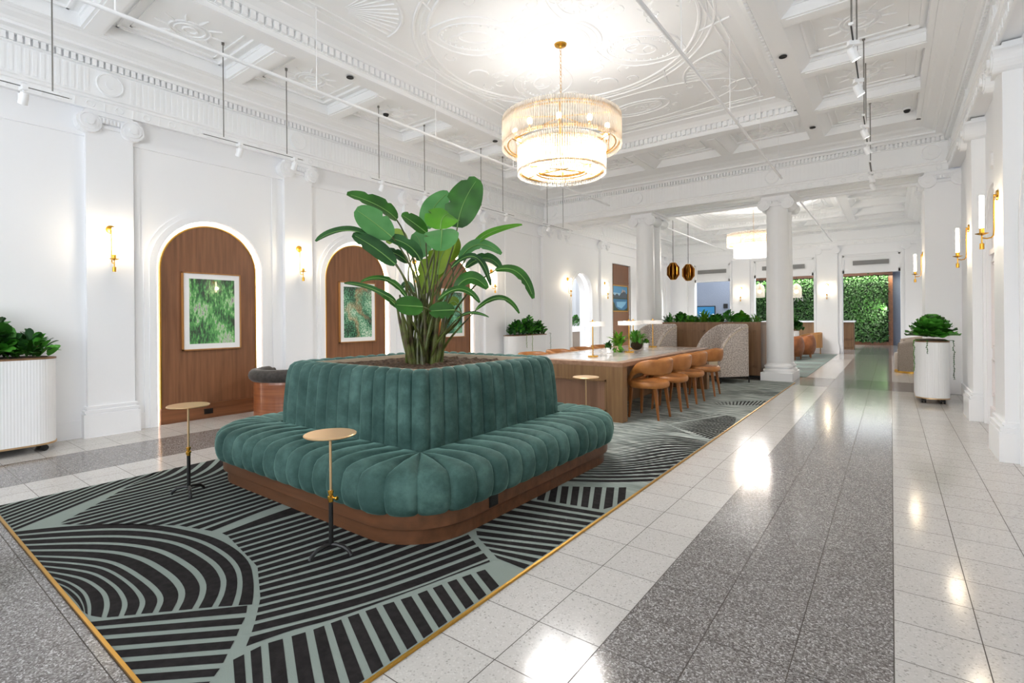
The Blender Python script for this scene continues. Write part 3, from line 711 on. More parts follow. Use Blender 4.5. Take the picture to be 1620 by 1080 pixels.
def rug():
    t = thing('patterned_rug', 'long black and sage green rug with arcs and stripes under the green sofa', 'rug', (0, 0, 0))
    mb = MB(); mb.box(RX0, RX1, RY0, RY1, .001, .009, 0); z = .0102
    big = [(-4.42, .655), (-4.3, .83), (-4.08, 1.06), (-3.83, 1.22), (-3.57, 1.31), (-3.29, 1.37), (-3.02, 1.375), (-2.79, 1.34), (-2.60, 1.27), (-2.45, 1.2), (-2.36, 1.15)]
    stripes(mb, [(0, big), (2, [(-4.21, .655), (-3.98, .87), (-3.72, 1.06), (-3.39, 1.19), (-3.01, 1.215), (-2.76, 1.18), (-2.60, 1.11), (-2.49, 1.03)]),
                 (5, [(-3.85, .655), (-3.61, .80), (-3.38, .89), (-3.04, .92), (-2.79, .91), (-2.66, .85)]),
                 (8, [(-3.56, .655), (-3.32, .74), (-3.09, .765), (-2.93, .745), (-2.80, .70)]),
                 (9, [(-3.45, .657), (-3.32, .69), (-3.15, .705), (-3.0, .69), (-2.88, .665)]), (11, [(-3.25, .657), (-3.2, .658), (-3.1, .659), (-3.02, .66), (-2.96, .658)])], z, .15, .83, n=40)
    stripes(mb, [(0, [(-2.82, .655), (-2.39, 1.13)]), (1, [(-2.73, .655), (-2.30, 1.08)]), (2, [(-2.62, .655), (-2.235, 1.025)]), (3, [(-2.50, .655), (-2.17, .975)]),
                 (5, [(-2.27, .655), (-2.04, .865)]), (7, [(-2.06, .655), (-1.95, .76)])], z, .12, .74, n=4)
    stripes(mb, [(0, [(-2.075, .97), (-2.03, 1.14), (-1.96, 1.29), (-1.90, 1.5), (-1.82, 1.8), (-1.735, 2.1)]), (1, [(-2.15, 1.03), (-2.04, 1.24), (-1.95, 1.44), (-1.86, 1.70), (-1.80, 1.95), (-1.76, 2.12)]),
                 (2, [(-2.22, 1.08), (-2.10, 1.33), (-2.0, 1.58), (-1.90, 1.95), (-1.85, 2.17)]), (5, [(-2.39, 1.19), (-2.22, 1.6), (-2.13, 2.0), (-2.08, 2.3)]),
                 (10, [(-2.71, 1.335), (-2.64, 1.7), (-2.57, 2.4)]), (17, [(-3.25, 1.42), (-3.21, 1.8), (-3.15, 2.4)]), (18, [(-3.33, 1.415), (-3.40, 1.8), (-3.42, 2.4)])], z, .15, .80)
    stripes(mb, [(-2, [(-2.045, .90), (-1.545, .70)]), (0, [(-2.04, 1.03), (-1.545, .80)]), (2, [(-1.97, 1.19), (-1.545, .985)]), (4, [(-1.93, 1.33), (-1.545, 1.165)]), (6, [(-1.88, 1.48), (-1.545, 1.335)]), (8, [(-1.82, 1.64), (-1.545, 1.51)]),
                 (10, [(-1.78, 1.80), (-1.545, 1.68)]), (12, [(-1.73, 1.96), (-1.545, 1.86)]), (13, [(-1.70, 2.04), (-1.545, 1.96)])], z, .16, .78, n=4)
    stripes(mb, [(0, [(-1.72, 2.15), (-1.545, 2.13)]), (4, [(-2.0, 2.3), (-1.545, 2.48)]), (8, [(-2.3, 2.6), (-1.545, 2.81)]), (11, [(-2.4, 2.95), (-1.545, 3.10)])], z, .2, .8, n=6)
    stripes(mb, [(-4, [(-2.4, 3.2), (-2.25, 2.98)]), (-2, [(-2.21, 3.29), (-2.07, 3.02)]), (0, [(-2.07, 3.37), (-1.90, 3.06)]), (2, [(-1.93, 3.46), (-1.745, 3.09)]), (4, [(-1.78, 3.55), (-1.59, 3.12)]), (5, [(-1.7, 3.60), (-1.545, 3.24)]), (6, [(-1.63, 3.66), (-1.545, 3.45)])], z, .14, .78, n=4)
    stripes(mb, [(0, [(-2.3, 3.40), (-2.07, 3.50), (-1.79, 3.67), (-1.545, 3.87)]), (2, [(-2.4, 3.58), (-2.1, 3.71), (-1.83, 3.88), (-1.545, 4.14)]),
                 (7, [(-2.45, 3.9), (-2.15, 4.05), (-1.86, 4.32), (-1.69, 4.65), (-1.545, 4.94)]), (12, [(-2.5, 4.2), (-2.2, 4.4), (-2.03, 4.9), (-1.85, 5.2), (-1.545, 5.3)]),
                 (16, [(-2.7, 4.9), (-2.4, 5.2), (-2.1, 5.5), (-1.85, 5.55), (-1.545, 5.47)])], z, .17, .78)
    stripes(mb, [(0, [(-2.75, 5.0), (-2.4, 5.35), (-2.1, 5.62), (-1.9, 5.72), (-1.7, 5.6)]), (7, [(-2.8, 5.7), (-2.5, 5.9), (-2.21, 6.08)])], z, .2, .78)
    stripes(mb, [(0, [(-1.56, 5.60), (-1.545, 5.9)]), (5, [(-1.78, 5.78), (-1.545, 6.6)]), (10, [(-1.98, 5.93), (-1.62, 7.0)]), (14, [(-2.16, 6.08), (-1.76, 7.06)])], z, .14, .8, n=8)
    stripes(mb, [(0, [(-2.20, 6.14), (-1.80, 7.12)]), (4, [(-2.5, 6.2), (-2.15, 7.1)])], z, .3, .6, n=8)
    stripes(mb, [(0, [(-2.22, 8.05), (-2.1, 7.86)]), (14, [(-1.545, 8.65), (-1.545, 8.12)])], z, .25, .7, n=3)
    stripes(mb, [(0, [(-2.2, 9.35), (-1.545, 9.1)]), (7, [(-2.1, 9.75), (-1.545, 9.7)])], z, .3, .65, n=6)
    E = [(k, [(-5.12+.0785*k, .66), (-5.12, .66+.118*k)]) for k in (0, 9)]
    stripes(mb, E, z, .2, .8, n=3)
    stripes(mb, [(0, [(-5.0, 1.53), (-5.125, 1.62)]), (2, [(-4.87, 1.38), (-4.97, 1.6), (-5.125, 1.77)]), (5, [(-4.63, 1.16), (-4.66, 1.66), (-4.82, 1.93), (-5.125, 2.17)]),
                 (9, [(-4.33, .85), (-4.38, 1.87), (-4.55, 2.3), (-5.125, 2.8)]), (17, [(-3.68, 1.30), (-3.69, 1.86), (-3.72, 2.4)]), (20, [(-3.38, 1.40), (-3.46, 1.8), (-3.5, 2.4)])], z, .18, .8)
    mb.build('pile', [rs, rb], t)
    mb = MB(); mb.box(RX1, RX1+.012, RY0, RY1, .0005, .012); mb.box(RX0, RX1+.012, RY0-.014, RY0, .0005, .012); mb.build('brass_edging', 'gold', t)
rug()
def rug2():
    t = thing('lounge_rug', 'dark patterned rug beyond the columns under the leather armchairs', 'rug', (-3.4, 16.4, 0))
    mb = MB(); mb.box(-5.13, -1.47, 12.52, 20.3, .001, .009, 0)
    for y0 in (12.6, 13.9, 15.2, 16.5, 17.8, 19.0):
        stripes(mb, [(0, [(-2.4, y0), (-1.49, y0+.1)]), (9, [(-2.6, y0+.6), (-1.49, y0+.9)])], .0102, .3, .72, n=5)
        stripes(mb, [(0, [(-4.9, y0), (-2.8, y0+.1)]), (9, [(-4.9, y0+.8), (-2.8, y0+.9)])], .0102, .3, .72, n=5)
    m, nt, b = newmat('lounge_rug_sage'); b.inputs['Base Color'].default_value = lin('74827c'); b.inputs['Roughness'].default_value = .95
    mb.build('pile', [m, 'charcoal'], t, world=True)
rug2()

# ================================================================ GREEN SOFA
SX, SY = -3.37, 3.18
def sofa():
    t = thing('banquette_sofa', 'square green velvet channel-tufted sofa around the tall leafy plant', 'sofa', (SX, SY, .001))
    HO, RC, HI = 1.385, .53, .885      # half outer size, corner radius, half size of the back foot
    nch = 11; sub = 8
    # perimeter: for each of the four sides 11 straight channels, then 4 corner wedges
    PH = [0, .05, .14, .3, .5, .7, .86, .95]
    BUL = lambda ph: 1-abs(2*ph-1)**3.4
    per = []                          # (inner point, outer point, channel phase)
    e = HO-RC
    def rot(p, k):
        for _ in range(k): p = (-p[1], p[0])
        return p
    for side in range(4):             # side 0: the +x side, going +y
        for i in range(nch*sub):
            u = -1+2*(i//sub+PH[i % sub])/nch; per.append((rot((HI, u*HI), side), rot((HO, u*e), side), PH[i % sub]))
        for i in range(4*sub):
            w = (i//sub+PH[i % sub])/4; a = w*PI/2
            # the outer corner: straight, arc, straight
            P = (e+RC*cos(a), e+RC*sin(a)); per.append((rot((HI, HI), side), rot(P, side), PH[i % sub]))
    n = len(per)
    prof = [(0, .445), (.12, .452), (.3, .462), (.5, .466), (.68, .462), (.82, .448), (.91, .425), (.965, .39), (.99, .345), (1.0, .30), (.985, .25), (.955, .21), (.90, .19)]
    def pt(i, j):
        a, b, ph = per[i]; tt, z = prof[j]; L = math.hypot(b[0]-a[0], b[1]-a[1])
        bul = BUL(ph); dep = .030*(1-bul)
        tc = .08+.92*min(1, j/3) if math.dist(a, (HI, HI)) < 0 else 1
        # push the groove inwards along the surface normal
        nz = max(0, min(1, 1-(tt-.75)/.25)) if j < 9 else 0; ox = 1-nz
        k = min(1, tt*4+.15)
        tt2 = tt-dep*ox*k/L; zz = z-dep*nz*k*.9
        return (a[0]+(b[0]-a[0])*tt2, a[1]+(b[1]-a[1])*tt2, zz)
    mb = MB(); mb.grid(pt, n, len(prof), cu=True); mb.build('seat', 'velvet', t, smooth=True, auto=60)
    # backrest ring, leaning inwards
    per2 = []
    rc = .10
    for side in range(4):
        for i in range(nch*sub):
            u = -1+2*(i//sub+PH[i % sub])/nch; per2.append((rot((1, u*(1-rc)), side), rot((1, 0), side), PH[i % sub]))
        for i in range(sub):
            a = PH[i]*PI/2; per2.append((rot((1-rc+rc*cos(a), 1-rc+rc*sin(a)), side), rot((cos(a), sin(a)), side), PH[i]))
    pb = [(.885, .40, 0), (.89, .47, 1), (.887, .56, 1), (.880, .68, 1), (.870, .80, 1), (.860, .88, 1), (.844, .93, .9), (.817, .958, .7), (.775, .97, .6), (.73, .966, .6), (.70, .948, .6), (.685, .92, .5), (.682, .86, .2), (.682, .5, 0)]
    def pt2(i, j):
        d, nn, ph = per2[i]; r, z, w = pb[j]; bul = BUL(ph); dep = .027*(1-bul)*w
        up = 1 if 6 < j < 11 else 0
        r2 = r-dep*(1-up)*(1 if j < 8 else -1)
        return (d[0]*r2, d[1]*r2, z-dep*up)
    mb = MB(); mb.grid(pt2, len(per2), len(pb), cu=True); mb.build('backrest', 'velvet', t, smooth=True, auto=60)
    def rsq(h, r, k=10): return [rot((h-r+r*cos(PI/2*i/k), h-r+r*sin(PI/2*i/k)), s) for s in range(4) for i in range(k+1)]
    mb = MB(); mb.prism(rsq(1.315, .44), .105, .205); mb.build('base_band', 'sofawood', t, bevel=.004, auto=30)
    mb = MB(); mb.prism(rsq(1.285, .42), .010, .105); mb.build('plinth', 'sofawood', t, auto=30)
    mb = MB()
    for s in range(4):
        a, b = (.60, -.60), (.60, .60); p = [rot(q, s) for q in ((.68, -.68), (.68, .68), (.655, .655), (.655, -.655))]; mb.prism(p, .40, .955)
    mb.build('planter_liner', 'liner', t)
    mb = MB(); mb.grid(lambda i, j: (-.655+1.31*i/30, -.655+1.31*j/30, .915+.018*sin(i*2.1)*cos(j*1.7)+random.uniform(-.006, .012)), 31, 31); mb.build('mulch', 'soil', t)
    o = MB(); o.box(1.310, 1.320, -.70, -.61, .115, .195); o.box(1.319, 1.3225, -.69, -.62, .122, .152); o.box(1.319, 1.3225, -.69, -.62, .158, .188); k = o.build('power_outlet', 'outlet', t, bevel=.002); k['label'] = 'black power outlet'
sofa()

# ================================================================ LEAVES
def blade(mb, pts, width, nrm, fold=.25, mi=0, wave=0, prof=None, ns=3, rib=None, split=0):
    """leaf blade along pts; nrm = face normal hint; fold lifts the margins; ns = strips per half"""
    P = [Vector(p) for p in pts]; m = len(P); nrm = Vector(nrm).normalized(); vs = []; w = 2*ns+1
    for i, p in enumerate(P):
        t = i/(m-1); d = (P[min(i+1, m-1)]-P[max(i-1, 0)]).normalized(); s = d.cross(nrm)
        if s.length < 1e-4: s = d.cross(Vector((0, 0, 1)))
        s.normalize(); u = s.cross(d).normalized()
        h = width/2*(prof(t) if prof else (sin(PI*min(1, t*.94+.03))**.62))
        for k in range(-ns, ns+1):
            q = k/ns; lift = fold*abs(q)*h+wave*h*sin(t*11+k)*abs(q)
            if split and abs(q) == 1 and random.random() < split: q *= .72
            vs.append(p+s*(q*h)+u*lift)
    mb.add(vs, [(i*w+k, i*w+k+1, (i+1)*w+k+1, (i+1)*w+k) for i in range(m-1) for k in range(w-1)], mi)
def qb(a, b, c, n):     # quadratic curve
    a, b, c = Vector(a), Vector(b), Vector(c); return [a*(1-t)**2+b*2*t*(1-t)+c*t*t for t in [i/(n-1) for i in range(n)]]
def big_plant():
    base = Vector((SX-.02, SY+.0, .93))
    t = thing('bird_of_paradise_plant', 'tall potted plant with big paddle leaves rising from the green sofa', 'plant', tuple(base))
    view = Vector((_S, -_C, .25)).normalized()       # roughly towards the middle of the aisle
    rnd = random.Random(5)
    def z5(x, y): return (x/4.263+480, y/4.263+270)
    # (leaf base px, mid px, tip px, depth base/tip, width px, material, normal, fold)
    Vn = view
    L = [
     ((628,330),(500,235),(292,158),4.35,4.15,118,'leafA',Vn+Vector((0,0,0.50)),.35),
     ((598,448),(470,345),(352,262),4.2,4.1,165,'leafD',Vn+Vector((0,0,0.13)),.12),
     ((490,470),(290,405),(85,478),4.15,3.85,74,'leafB',Vn+Vector((0,0,0.84)),.4),
     ((620,632),(480,520),(330,432),4.15,4.0,120,'leafB',Vn+Vector((.2,0,0.42)),.2),
     ((832,392),(880,250),(982,148),4.6,4.75,135,'leafD',Vn,.12),
     ((1038,382),(1085,210),(1178,55),4.5,4.55,205,'leafA',Vn+Vector((0,0,-0.04)),.1),
     ((832,420),(740,350),(660,298),4.3,4.2,100,'leafA',Vn+Vector((0,0,0.42)),.3),
     ((925,395),(940,320),(985,290),4.15,4.3,210,'leafC',Vn+Vector((0,0,0.25)),.1),
     ((935,398),(932,450),(925,540),4.15,4.0,205,'leafD',Vn+Vector((0,0,0.17)),.1),
     ((965,610),(880,640),(802,828),4.85,4.75,165,'leafE',Vn,.15),
     ((985,430),(985,520),(945,620),4.9,4.8,130,'leafE',Vn+Vector((.3,0,0.00)),.15),
     ((752,565),(790,500),(745,420),4.95,5.0,140,'leafD',Vn,.1),
     ((1140,518),(1260,420),(1475,364),4.55,4.7,50,'leafC',Vn+Vector((0,0,0.34)),.25),
     ((1055,600),(1180,500),(1335,562),4.5,4.6,82,'leafD',Vn+Vector((0,0,0.42)),.2),
     ((1000,655),(1160,585),(1262,772),4.4,4.5,50,'leafB',Vn+Vector((0,0,0.63)),.3),
     ((1095,655),(1230,590),(1335,665),4.75,4.75,72,'leafB',Vn+Vector((0,0,0.50)),.3),
     ((1295,672),(1450,690),(1550,862),4.6,4.6,70,'leafA',Vn+Vector((0,0,0.50)),.2),
     ((1025,800),(1130,725),(1240,795),4.4,4.4,92,'leafA',Vn+Vector((0,0,0.34)),.2),
     ((910,872),(1060,800),(1188,890),4.35,4.3,52,'leafA',Vn+Vector((0,0,0.67)),.3),
     ((1165,938),(1330,860),(1455,962),4.5,4.6,42,'leafA',Vn+Vector((0,0,0.59)),.3),
     ((605,872),(440,790),(275,760),4.0,3.8,46,'leafB',Vn+Vector((0,0,0.67)),.3),
     ((700,858),(560,735),(388,750),4.4,4.3,44,'leafA',Vn+Vector((0,0,0.59)),.3),
     ((640,925),(560,850),(470,800),4.2,4.1,52,'leafA',Vn+Vector((0,0,0.50)),.3),
     ((805,918),(715,912),(618,905),4.1,4.0,128,'leafA',Vn+Vector((0,0,0.17)),.1),
     ((1020,940),(935,942),(848,948),4.2,4.15,112,'leafA',Vn+Vector((0,0,0.17)),.1),
     ((745,820),(700,770),(665,790),4.5,4.5,46,'leafB',Vn,.2),
     ((1030,1005),(1130,960),(1250,988),4.3,4.3,26,'leafB',Vn+Vector((0,0,0.59)),.3),
     ((790,605),(700,500),(545,450),4.3,4.2,92,'leafB',Vn+Vector((.2,0,0.38)),.25),
     ((705,620),(620,560),(535,545),4.5,4.4,70,'leafB',Vn+Vector((0,0,0.42)),.2),
     ((690,520),(630,440),(570,490),4.9,4.9,90,'leafE',Vn,.2),
     ((905,700),(940,560),(1020,470),4.7,4.75,120,'leafE',Vn,.2),
     ((1040,900),(1010,880),(985,900),4.6,4.6,60,'leafE',Vn,.1),
    ]
    for k, (b, m, e, d0, d1, w, mt, nv, fo) in enumerate(L):
        A = at(*z5(*b), d0); Bm = at(*z5(*m), (d0+d1)/2); Cc = at(*z5(*e), d1)
        ctl = Bm*2-(A+Cc)*.5                 # pass through the middle point
        pts = qb(A, ctl, Cc, 18); width = w/4.263/800*(d0+d1)/2*1.05
        T = [p-base for p in pts]
        mb = MB(); blade(mb, T, width*1.16, nv, fo, wave=.05, ns=4, split=.05, prof=lambda t: (sin(PI*min(1, t*.97+.015))**.43)*(1-.12*t))
        lf = mb.build('leaf', mt, t, smooth=True, auto=80)
        mb = MB(); mb.tube([p+Vector(nv).normalized()*.004 for p in T[:-1]], [.0042*(1-i/20)+.001 for i in range(17)], 5); r = mb.build('midrib', 'midrib', lf)
        # petiole down to the clump
        foot = Vector((rnd.uniform(-.13, .13), rnd.uniform(-.13, .13), -.02)); a = T[0]; dirn = (T[0]-T[2]).normalized()
        c = a+dirn*.22*(1 if a.z > .3 else .5)+Vector((0, 0, -.05)); mid = Vector((foot.x*.8+a.x*.22, foot.y*.8+a.y*.22, a.z*.45))
        pts = []
        for i in range(15):
            u = i/14; pts.append(a*(1-u)**3+c*3*u*(1-u)**2+mid*3*u*u*(1-u)+foot*u**3)
        mb = MB(); mb.tube(pts, [.006+.010*(i/14)**1.5 for i in range(15)], 6); mb.build('stem', 'stem', t, smooth=True)
    for k in range(17):                      # thick stalks of the clump
        a = rnd.random()*6.28; r = rnd.uniform(.02, .13); p = Vector((r*cos(a), r*sin(a), -.02)); h = rnd.uniform(.35, .75)
        q = Vector((p.x*1.9+rnd.uniform(-.04, .04), p.y*1.9+rnd.uniform(-.04, .04), h))
        mb = MB(); mb.tube(qb(p, (p+q)/2+Vector((p.x*.2, p.y*.2, 0)), q, 7), [.026, .025, .023, .019, .015, .011, .007], 8); mb.build('stalk', 'bark', t, smooth=True)
big_plant()
def bush(name, label, loc, rx, ry, h, n, size, mats, group=None, seed=1, kind='oval', up=.6, rz=0, cat='plant', trail=()):
    """a bush of n separate leaves; loc at the soil"""
    rnd = random.Random(seed); mb = MB()
    for i in range(n):
        a = rnd.random()*2*PI; r = rnd.random()**.5; zz = rnd.random()
        k = (1-.35*zz)
        x, y = rx*r*cos(a)*k, ry*r*sin(a)*k; z = h*(.12+.88*zz)*(1-.45*r*r)
        out = Vector((x/rx, y/ry, up+rnd.uniform(-.3, .5))).normalized(); out += Vector((rnd.uniform(-.45, .45), rnd.uniform(-.45, .45), rnd.uniform(-.3, .3))); out.normalize()
        L = size*rnd.uniform(.7, 1.3); p = Vector((x, y, z))-out*L*.4; q = p+out*L; mid = (p+q)/2+Vector((0, 0, L*.16))
        nv = Vector((rnd.uniform(-.5, .5), rnd.uniform(-.5, .5), 1))
        mi = rnd.randrange(len(mats))
        if kind == 'oval': blade(mb, qb(p, mid, q+Vector((0, 0, -L*.1)), 6), L*.5, nv, .25, mi, ns=1)
        elif kind == 'round': blade(mb, qb(p, mid, q, 6), L*.85, nv, .3, mi, ns=1, wave=.1)
        elif kind == 'fern':
            pts = qb(p, mid+Vector((0, 0, L*.1)), q+Vector((0, 0, -L*.25)), 8)
            blade(mb, pts, L*.26, nv, .1, mi, ns=1, split=.0, prof=lambda t: (1-t)*(.55+.45*(int(t*16) % 2)))
        elif kind == 'spear': blade(mb, qb(p, mid, q+Vector((0, 0, -L*.15)), 6), L*.3, nv, .4, mi, ns=1)
    for (x, y, ln, w) in trail:
        for j in range(int(ln/.015)):
            zz = -.0-j*.015; mb_p = Vector((x+rnd.uniform(-w, w), y, zz)); o = Vector((rnd.uniform(-1, 1), rnd.uniform(-.4, .4), -.7)).normalized()*.025
            blade(mb, [mb_p, mb_p+o*.5, mb_p+o], .012, (0, -1, .3), 0, 0, ns=1)
    for i in range(max(3, n//30)):
        a = rnd.random()*2*PI; x, y = rx*.5*cos(a), ry*.5*sin(a); mb.tube([(x*.5, y*.5, -.02), (x, y, h*.5)], .005, 5, len(mats))
    o = mb.build(name, list(mats)+['stem'], smooth=True, auto=80); o.location = loc; o.rotation_euler.z = rz
    return tag(o, label, cat, group)
# ================================================================ SMALL PEDESTAL TABLES
def side_table(loc, rz, label):
    t = thing('pedestal_table', label, 'side table', loc, rz, 'brass-topped pedestal tables')
    mb = MB(); mb.lathe([(.0001, .668), (.136, .668), (.141, .672), (.141, .676), (.136, .680), (.0001, .680)], n=48); mb.build('table_top', 'brushed', t, auto=30)
    mb = MB(); mb.cyl((0, 0, 0), .0075, .33, .668, 12); mb.build('upper_pole', 'brushed', t, auto=30)
    mb = MB(); mb.lathe([(.001, .30), (.014, .30), (.014, .315), (.018, .318), (.018, .33), (.012, .335), (.012, .345), (.016, .348), (.016, .362), (.001, .365)], n=16); mb.build('collar', 'brass', t, auto=30)
    mb = MB(); mb.cyl((.03, 0, .325), .004, -.02, .01, 8, ax='x'); mb.lathe([(.001, 0), (.010, 0), (.012, .006), (.010, .012), (.001, .012)], (.038, 0, .325), 12, ax='x'); mb.build('knob', 'brass', t, auto=30)
    mb = MB(); mb.cyl((0, 0, 0), .0125, .055, .305, 12); mb.build('post', 'black', t, auto=30)
    for k in range(3):
        a = k*2*PI/3+.25; mb = MB(); r = [(0, .062), (.03, .066), (.08, .055), (.11, .035), (.122, .0135)]
        mb.tube([(x*cos(a), x*sin(a), z) for x, z in r], [.011, .0115, .011, .0105, .0115], 8); mb.build('foot', 'black', t, smooth=True)
    return t
st = side_table((-2.50, 1.64, .0105), rad(10), 'small brass side table in front of the green sofa, nearest one')
dup(st, (-4.24, 1.58, .0105), rad(-30), 'small brass side table at the far left corner of the green sofa')
dup(st, (-2.62, 4.80, .0105), rad(60), 'brass side table behind the sofa, before the long table end')

# ================================================================ COMMUNAL TABLE
M['oakdark'] = wood('inset_oak', '96705a', '7b5a46', 'z', 16, .45)
TX0, TX1, TY0, TY1, TZ = -4.32, -2.67, 5.83, 9.55, .76
def communal():
    t = thing('communal_table', 'long oak communal table with pale stone top inlay and panelled ends', 'table', ((TX0+TX1)/2, (TY0+TY1)/2, .0095))
    w = dict(world=True)
    mb = MB(); mb.box(TX0, TX1, TY0, TY0+.16, .70, .755); mb.box(TX0, TX1, TY1-.16, TY1, .70, .755); mb.box(TX0, TX0+.14, TY0+.16, TY1-.16, .70, .755); mb.box(TX1-.14, TX1, TY0+.16, TY1-.16, .70, .755)
    mb.build('table_top', 'oak_y', t, bevel=.003, **w)
    mb = MB(); mb.box(TX0+.14, TX1-.14, TY0+.16, TY1-.16, .72, .757); mb.build('stone_inlay', 'tablestone', t, **w)
    for y0, y1, f in ((TY0, TY0+.14, 1), (TY1-.14, TY1, -1)):
        mb = MB(); yf = y0 if f > 0 else y1; b = yf+f*.02
        lo, hi = min(b, y1 if f > 0 else y0), max(b, y1 if f > 0 else y0)
        mb.box(TX0, TX1, lo, hi, .0105, .70)
        xa, xb, za, zb = TX0+.22, TX1-.22, .13, .53; ya, yb = min(yf, b), max(yf, b)
        mb.box(TX0, TX1, ya, yb, .0105, za); mb.box(TX0, TX1, ya, yb, zb, .70); mb.box(TX0, xa, ya, yb, za, zb); mb.box(xb, TX1, ya, yb, za, zb)
        for (a0, a1, c0, c1) in ((xa, xb, za, za+.022), (xa, xb, zb-.022, zb), (xa, xa+.022, za, zb), (xb-.022, xb, za, zb)): mb.box(a0, a1, *sorted((yf-f*.006, yf+f*.02)), c0, c1)
        mb.build('end_panel', 'oak', t, **w)
        mb = MB(); mb.box(xa+.022, xb-.022, *sorted((yf+f*.016, yf+f*.021)), za+.022, zb-.022); mb.build('inset_panel', 'oakdark', t, **w)
    mb = MB(); mb.box(-3.68, -3.31, TY0+.14, TY1-.14, .0105, .70); mb.build('spine_panel', 'oak', t, **w)
communal()
def lamp(loc, label, first=None):
    if first: return dup(first, loc, 0, label)
    t = thing('table_lamp', label, 'table lamp', loc, 0, 'white drum lamps on the communal table')
    mb = MB(); mb.lathe([(.0001, 0), (.075, 0), (.078, .006), (.075, .018), (.012, .022), (.0001, .022)], n=32); mb.build('base', 'brass', t, auto=30)
    mb = MB(); mb.cyl((0, 0, 0), .008, .02, .49, 12); mb.build('pole', 'brass', t, auto=30)
    mb = MB(); mb.lathe([(.0001, .435), (.170, .435), (.175, .437), (.175, .50), (.170, .502), (.0001, .502)], n=40); mb.build('lamp_shade', 'shade', t, auto=30)
    mb = MB(); mb.lathe([(.0001, .503), (.045, .503), (.045, .508), (.012, .512), (.008, .53), (.001, .533)], n=20); mb.build('finial', 'brass', t, auto=30)
    return t
M['shade'] = mat('lamp_shade_white', 'fbfaf7', .6, emit=.08, ecol='fff6ea')
l0 = lamp((-3.44, 6.52, TZ), 'white drum lamp on brass stem, nearest on the long table')
lamp((-3.37, 7.62, TZ), 'white drum lamp on the long table, behind the green ferns', l0)
lamp((-3.60, 9.22, TZ), 'white drum lamp at far end of the long table', l0)
lamp((-3.68, 8.50, TZ), 'brass lamp close behind the middle lamp on the long table', l0)
def pot(name, loc, r, h, m, label, ptype, psize, n, mats, seed, hh):
    t = thing(name, label, 'potted plant', loc)
    mb = MB()
    if m == 'moss': mb.sphere((0, 0, h/2), r, 18, sz=h/2/r)
    else: mb.lathe([(.0001, 0), (r*.86, 0), (r, h), (r*.9, h), (r*.86, h-.02), (.0001, h-.02)], n=28)
    mb.build('pot', m, t, auto=40)
    o = bush('foliage', None, (0, 0, h-.02), r*1.2, r*1.2, hh, n, psize, mats, seed=seed, kind=ptype, up=.9); o.parent = t
    for k in ('label', 'category', 'group'):
        if k in o: del o[k]
pot('potted_plant', (-3.58, 7.33, TZ), .045, .085, 'gloss', 'little leafy plant in white pot beside the pink pot', 'oval', .09, 30, ['leafB', 'leafA'], 3, .10)
pot('potted_fern', (-3.56, 7.62, TZ), .068, .10, 'terracotta', 'bright green fern in a pale pink pot on the long table', 'fern', .36, 60, ['fern', 'leafC'], 5, .15)
pot('moss_ball_plant', (-3.50, 8.22, TZ), .10, .16, 'moss', 'green plant growing from a round brown moss ball', 'fern', .30, 70, ['leafF', 'fern'], 7, .14)
pot('potted_succulent', (-3.63, 8.96, TZ), .05, .09, 'gloss', 'tiny plant in a white pot by the farthest table lamp', 'oval', .08, 30, ['leafA', 'leafC'], 9, .08)

# ================================================================ LEATHER CHAIRS
def leather_chair(label):
    t = thing('dining_chair', label, 'chair', (0, 0, 0), 0, 'tan leather chairs along the communal table')
    # chair faces -x, back on the +x side
    mb = MB(); n = 40
    def outline(k, s=1.0, dx=0):
        a = 2*PI*k/n; c, s_ = cos(a), sin(a)
        return (.255*s*(abs(c)**.85)*(1 if c > 0 else -1)+dx, .26*s*(abs(s_)**.85)*(1 if s_ > 0 else -1))
    rings = [(.80, .395), (.95, .40), (1.0, .425), (1.0, .45), (.96, .475), (.86, .487), (.80, .482), (.5, .487), (.01, .488)]
    mb.grid(lambda i, j: outline(i, rings[j][0])+(rings[j][1],), n, len(rings), cu=True); mb.add([outline(i, .8)+(.395,) for i in range(n)], [tuple(range(n))])
    mb.build('seat', 'leather', t, smooth=True, auto=70)
    # back band: swept section round the +x side, the ends swoop down to the seat
    mb = MB(); m = 44; secs = []
    for i in range(m):
        u = -1+2*i/(m-1); a = u*rad(150); au = abs(u)
        k = max(0, (au-.55)/.45); k = k*k*(3-2*k)
        R = .275-.01*k; cx = R*cos(a)*1.02; cyy = R*sin(a)*1.02
        zc = lerp(.675, .455, k); h = lerp(.100, .032, min(1, max(0, (au-.42)/.4))); th = lerp(.026, .022, k)
        nx, ny = cos(a), sin(a); ring = []
        for q in range(14):
            b = 2*PI*q/14; ex = th*cos(b); ez = h*(abs(sin(b))**.7)*(1 if sin(b) > 0 else -1)
            ring.append((cx+nx*(ex+ez*.12), cyy+ny*(ex+ez*.12), zc+ez))
        secs.append(ring)
    mb.grid(lambda i, j: secs[i][j], m, 14, cv=True); mb.add(secs[0], [tuple(range(14))]); mb.add(secs[-1], [tuple(range(14))[::-1]])
    mb.build('backrest', 'leather', t, smooth=True, auto=70)
    for sx in (-1, 1):
        for sy in (-1, 1):
            mb = MB(); a = (sx*.165, sy*.15); b = (sx*.205+.01, sy*.175)
            def sq(c, r, z): return [(c[0]-r, c[1]-r, z), (c[0]+r, c[1]-r, z), (c[0]+r, c[1]+r, z), (c[0]-r, c[1]+r, z)]
            mb.add(sq(b, .012, 0)+sq(a, .023, .41), [(0,3,2,1),(4,5,6,7),(0,1,5,4),(1,2,6,5),(2,3,7,6),(3,0,4,7)]); mb.build('leg', 'legwood', t, bevel=.004)
    return t
c0 = leather_chair('tan leather chair nearest the sofa on the aisle side of the long table')
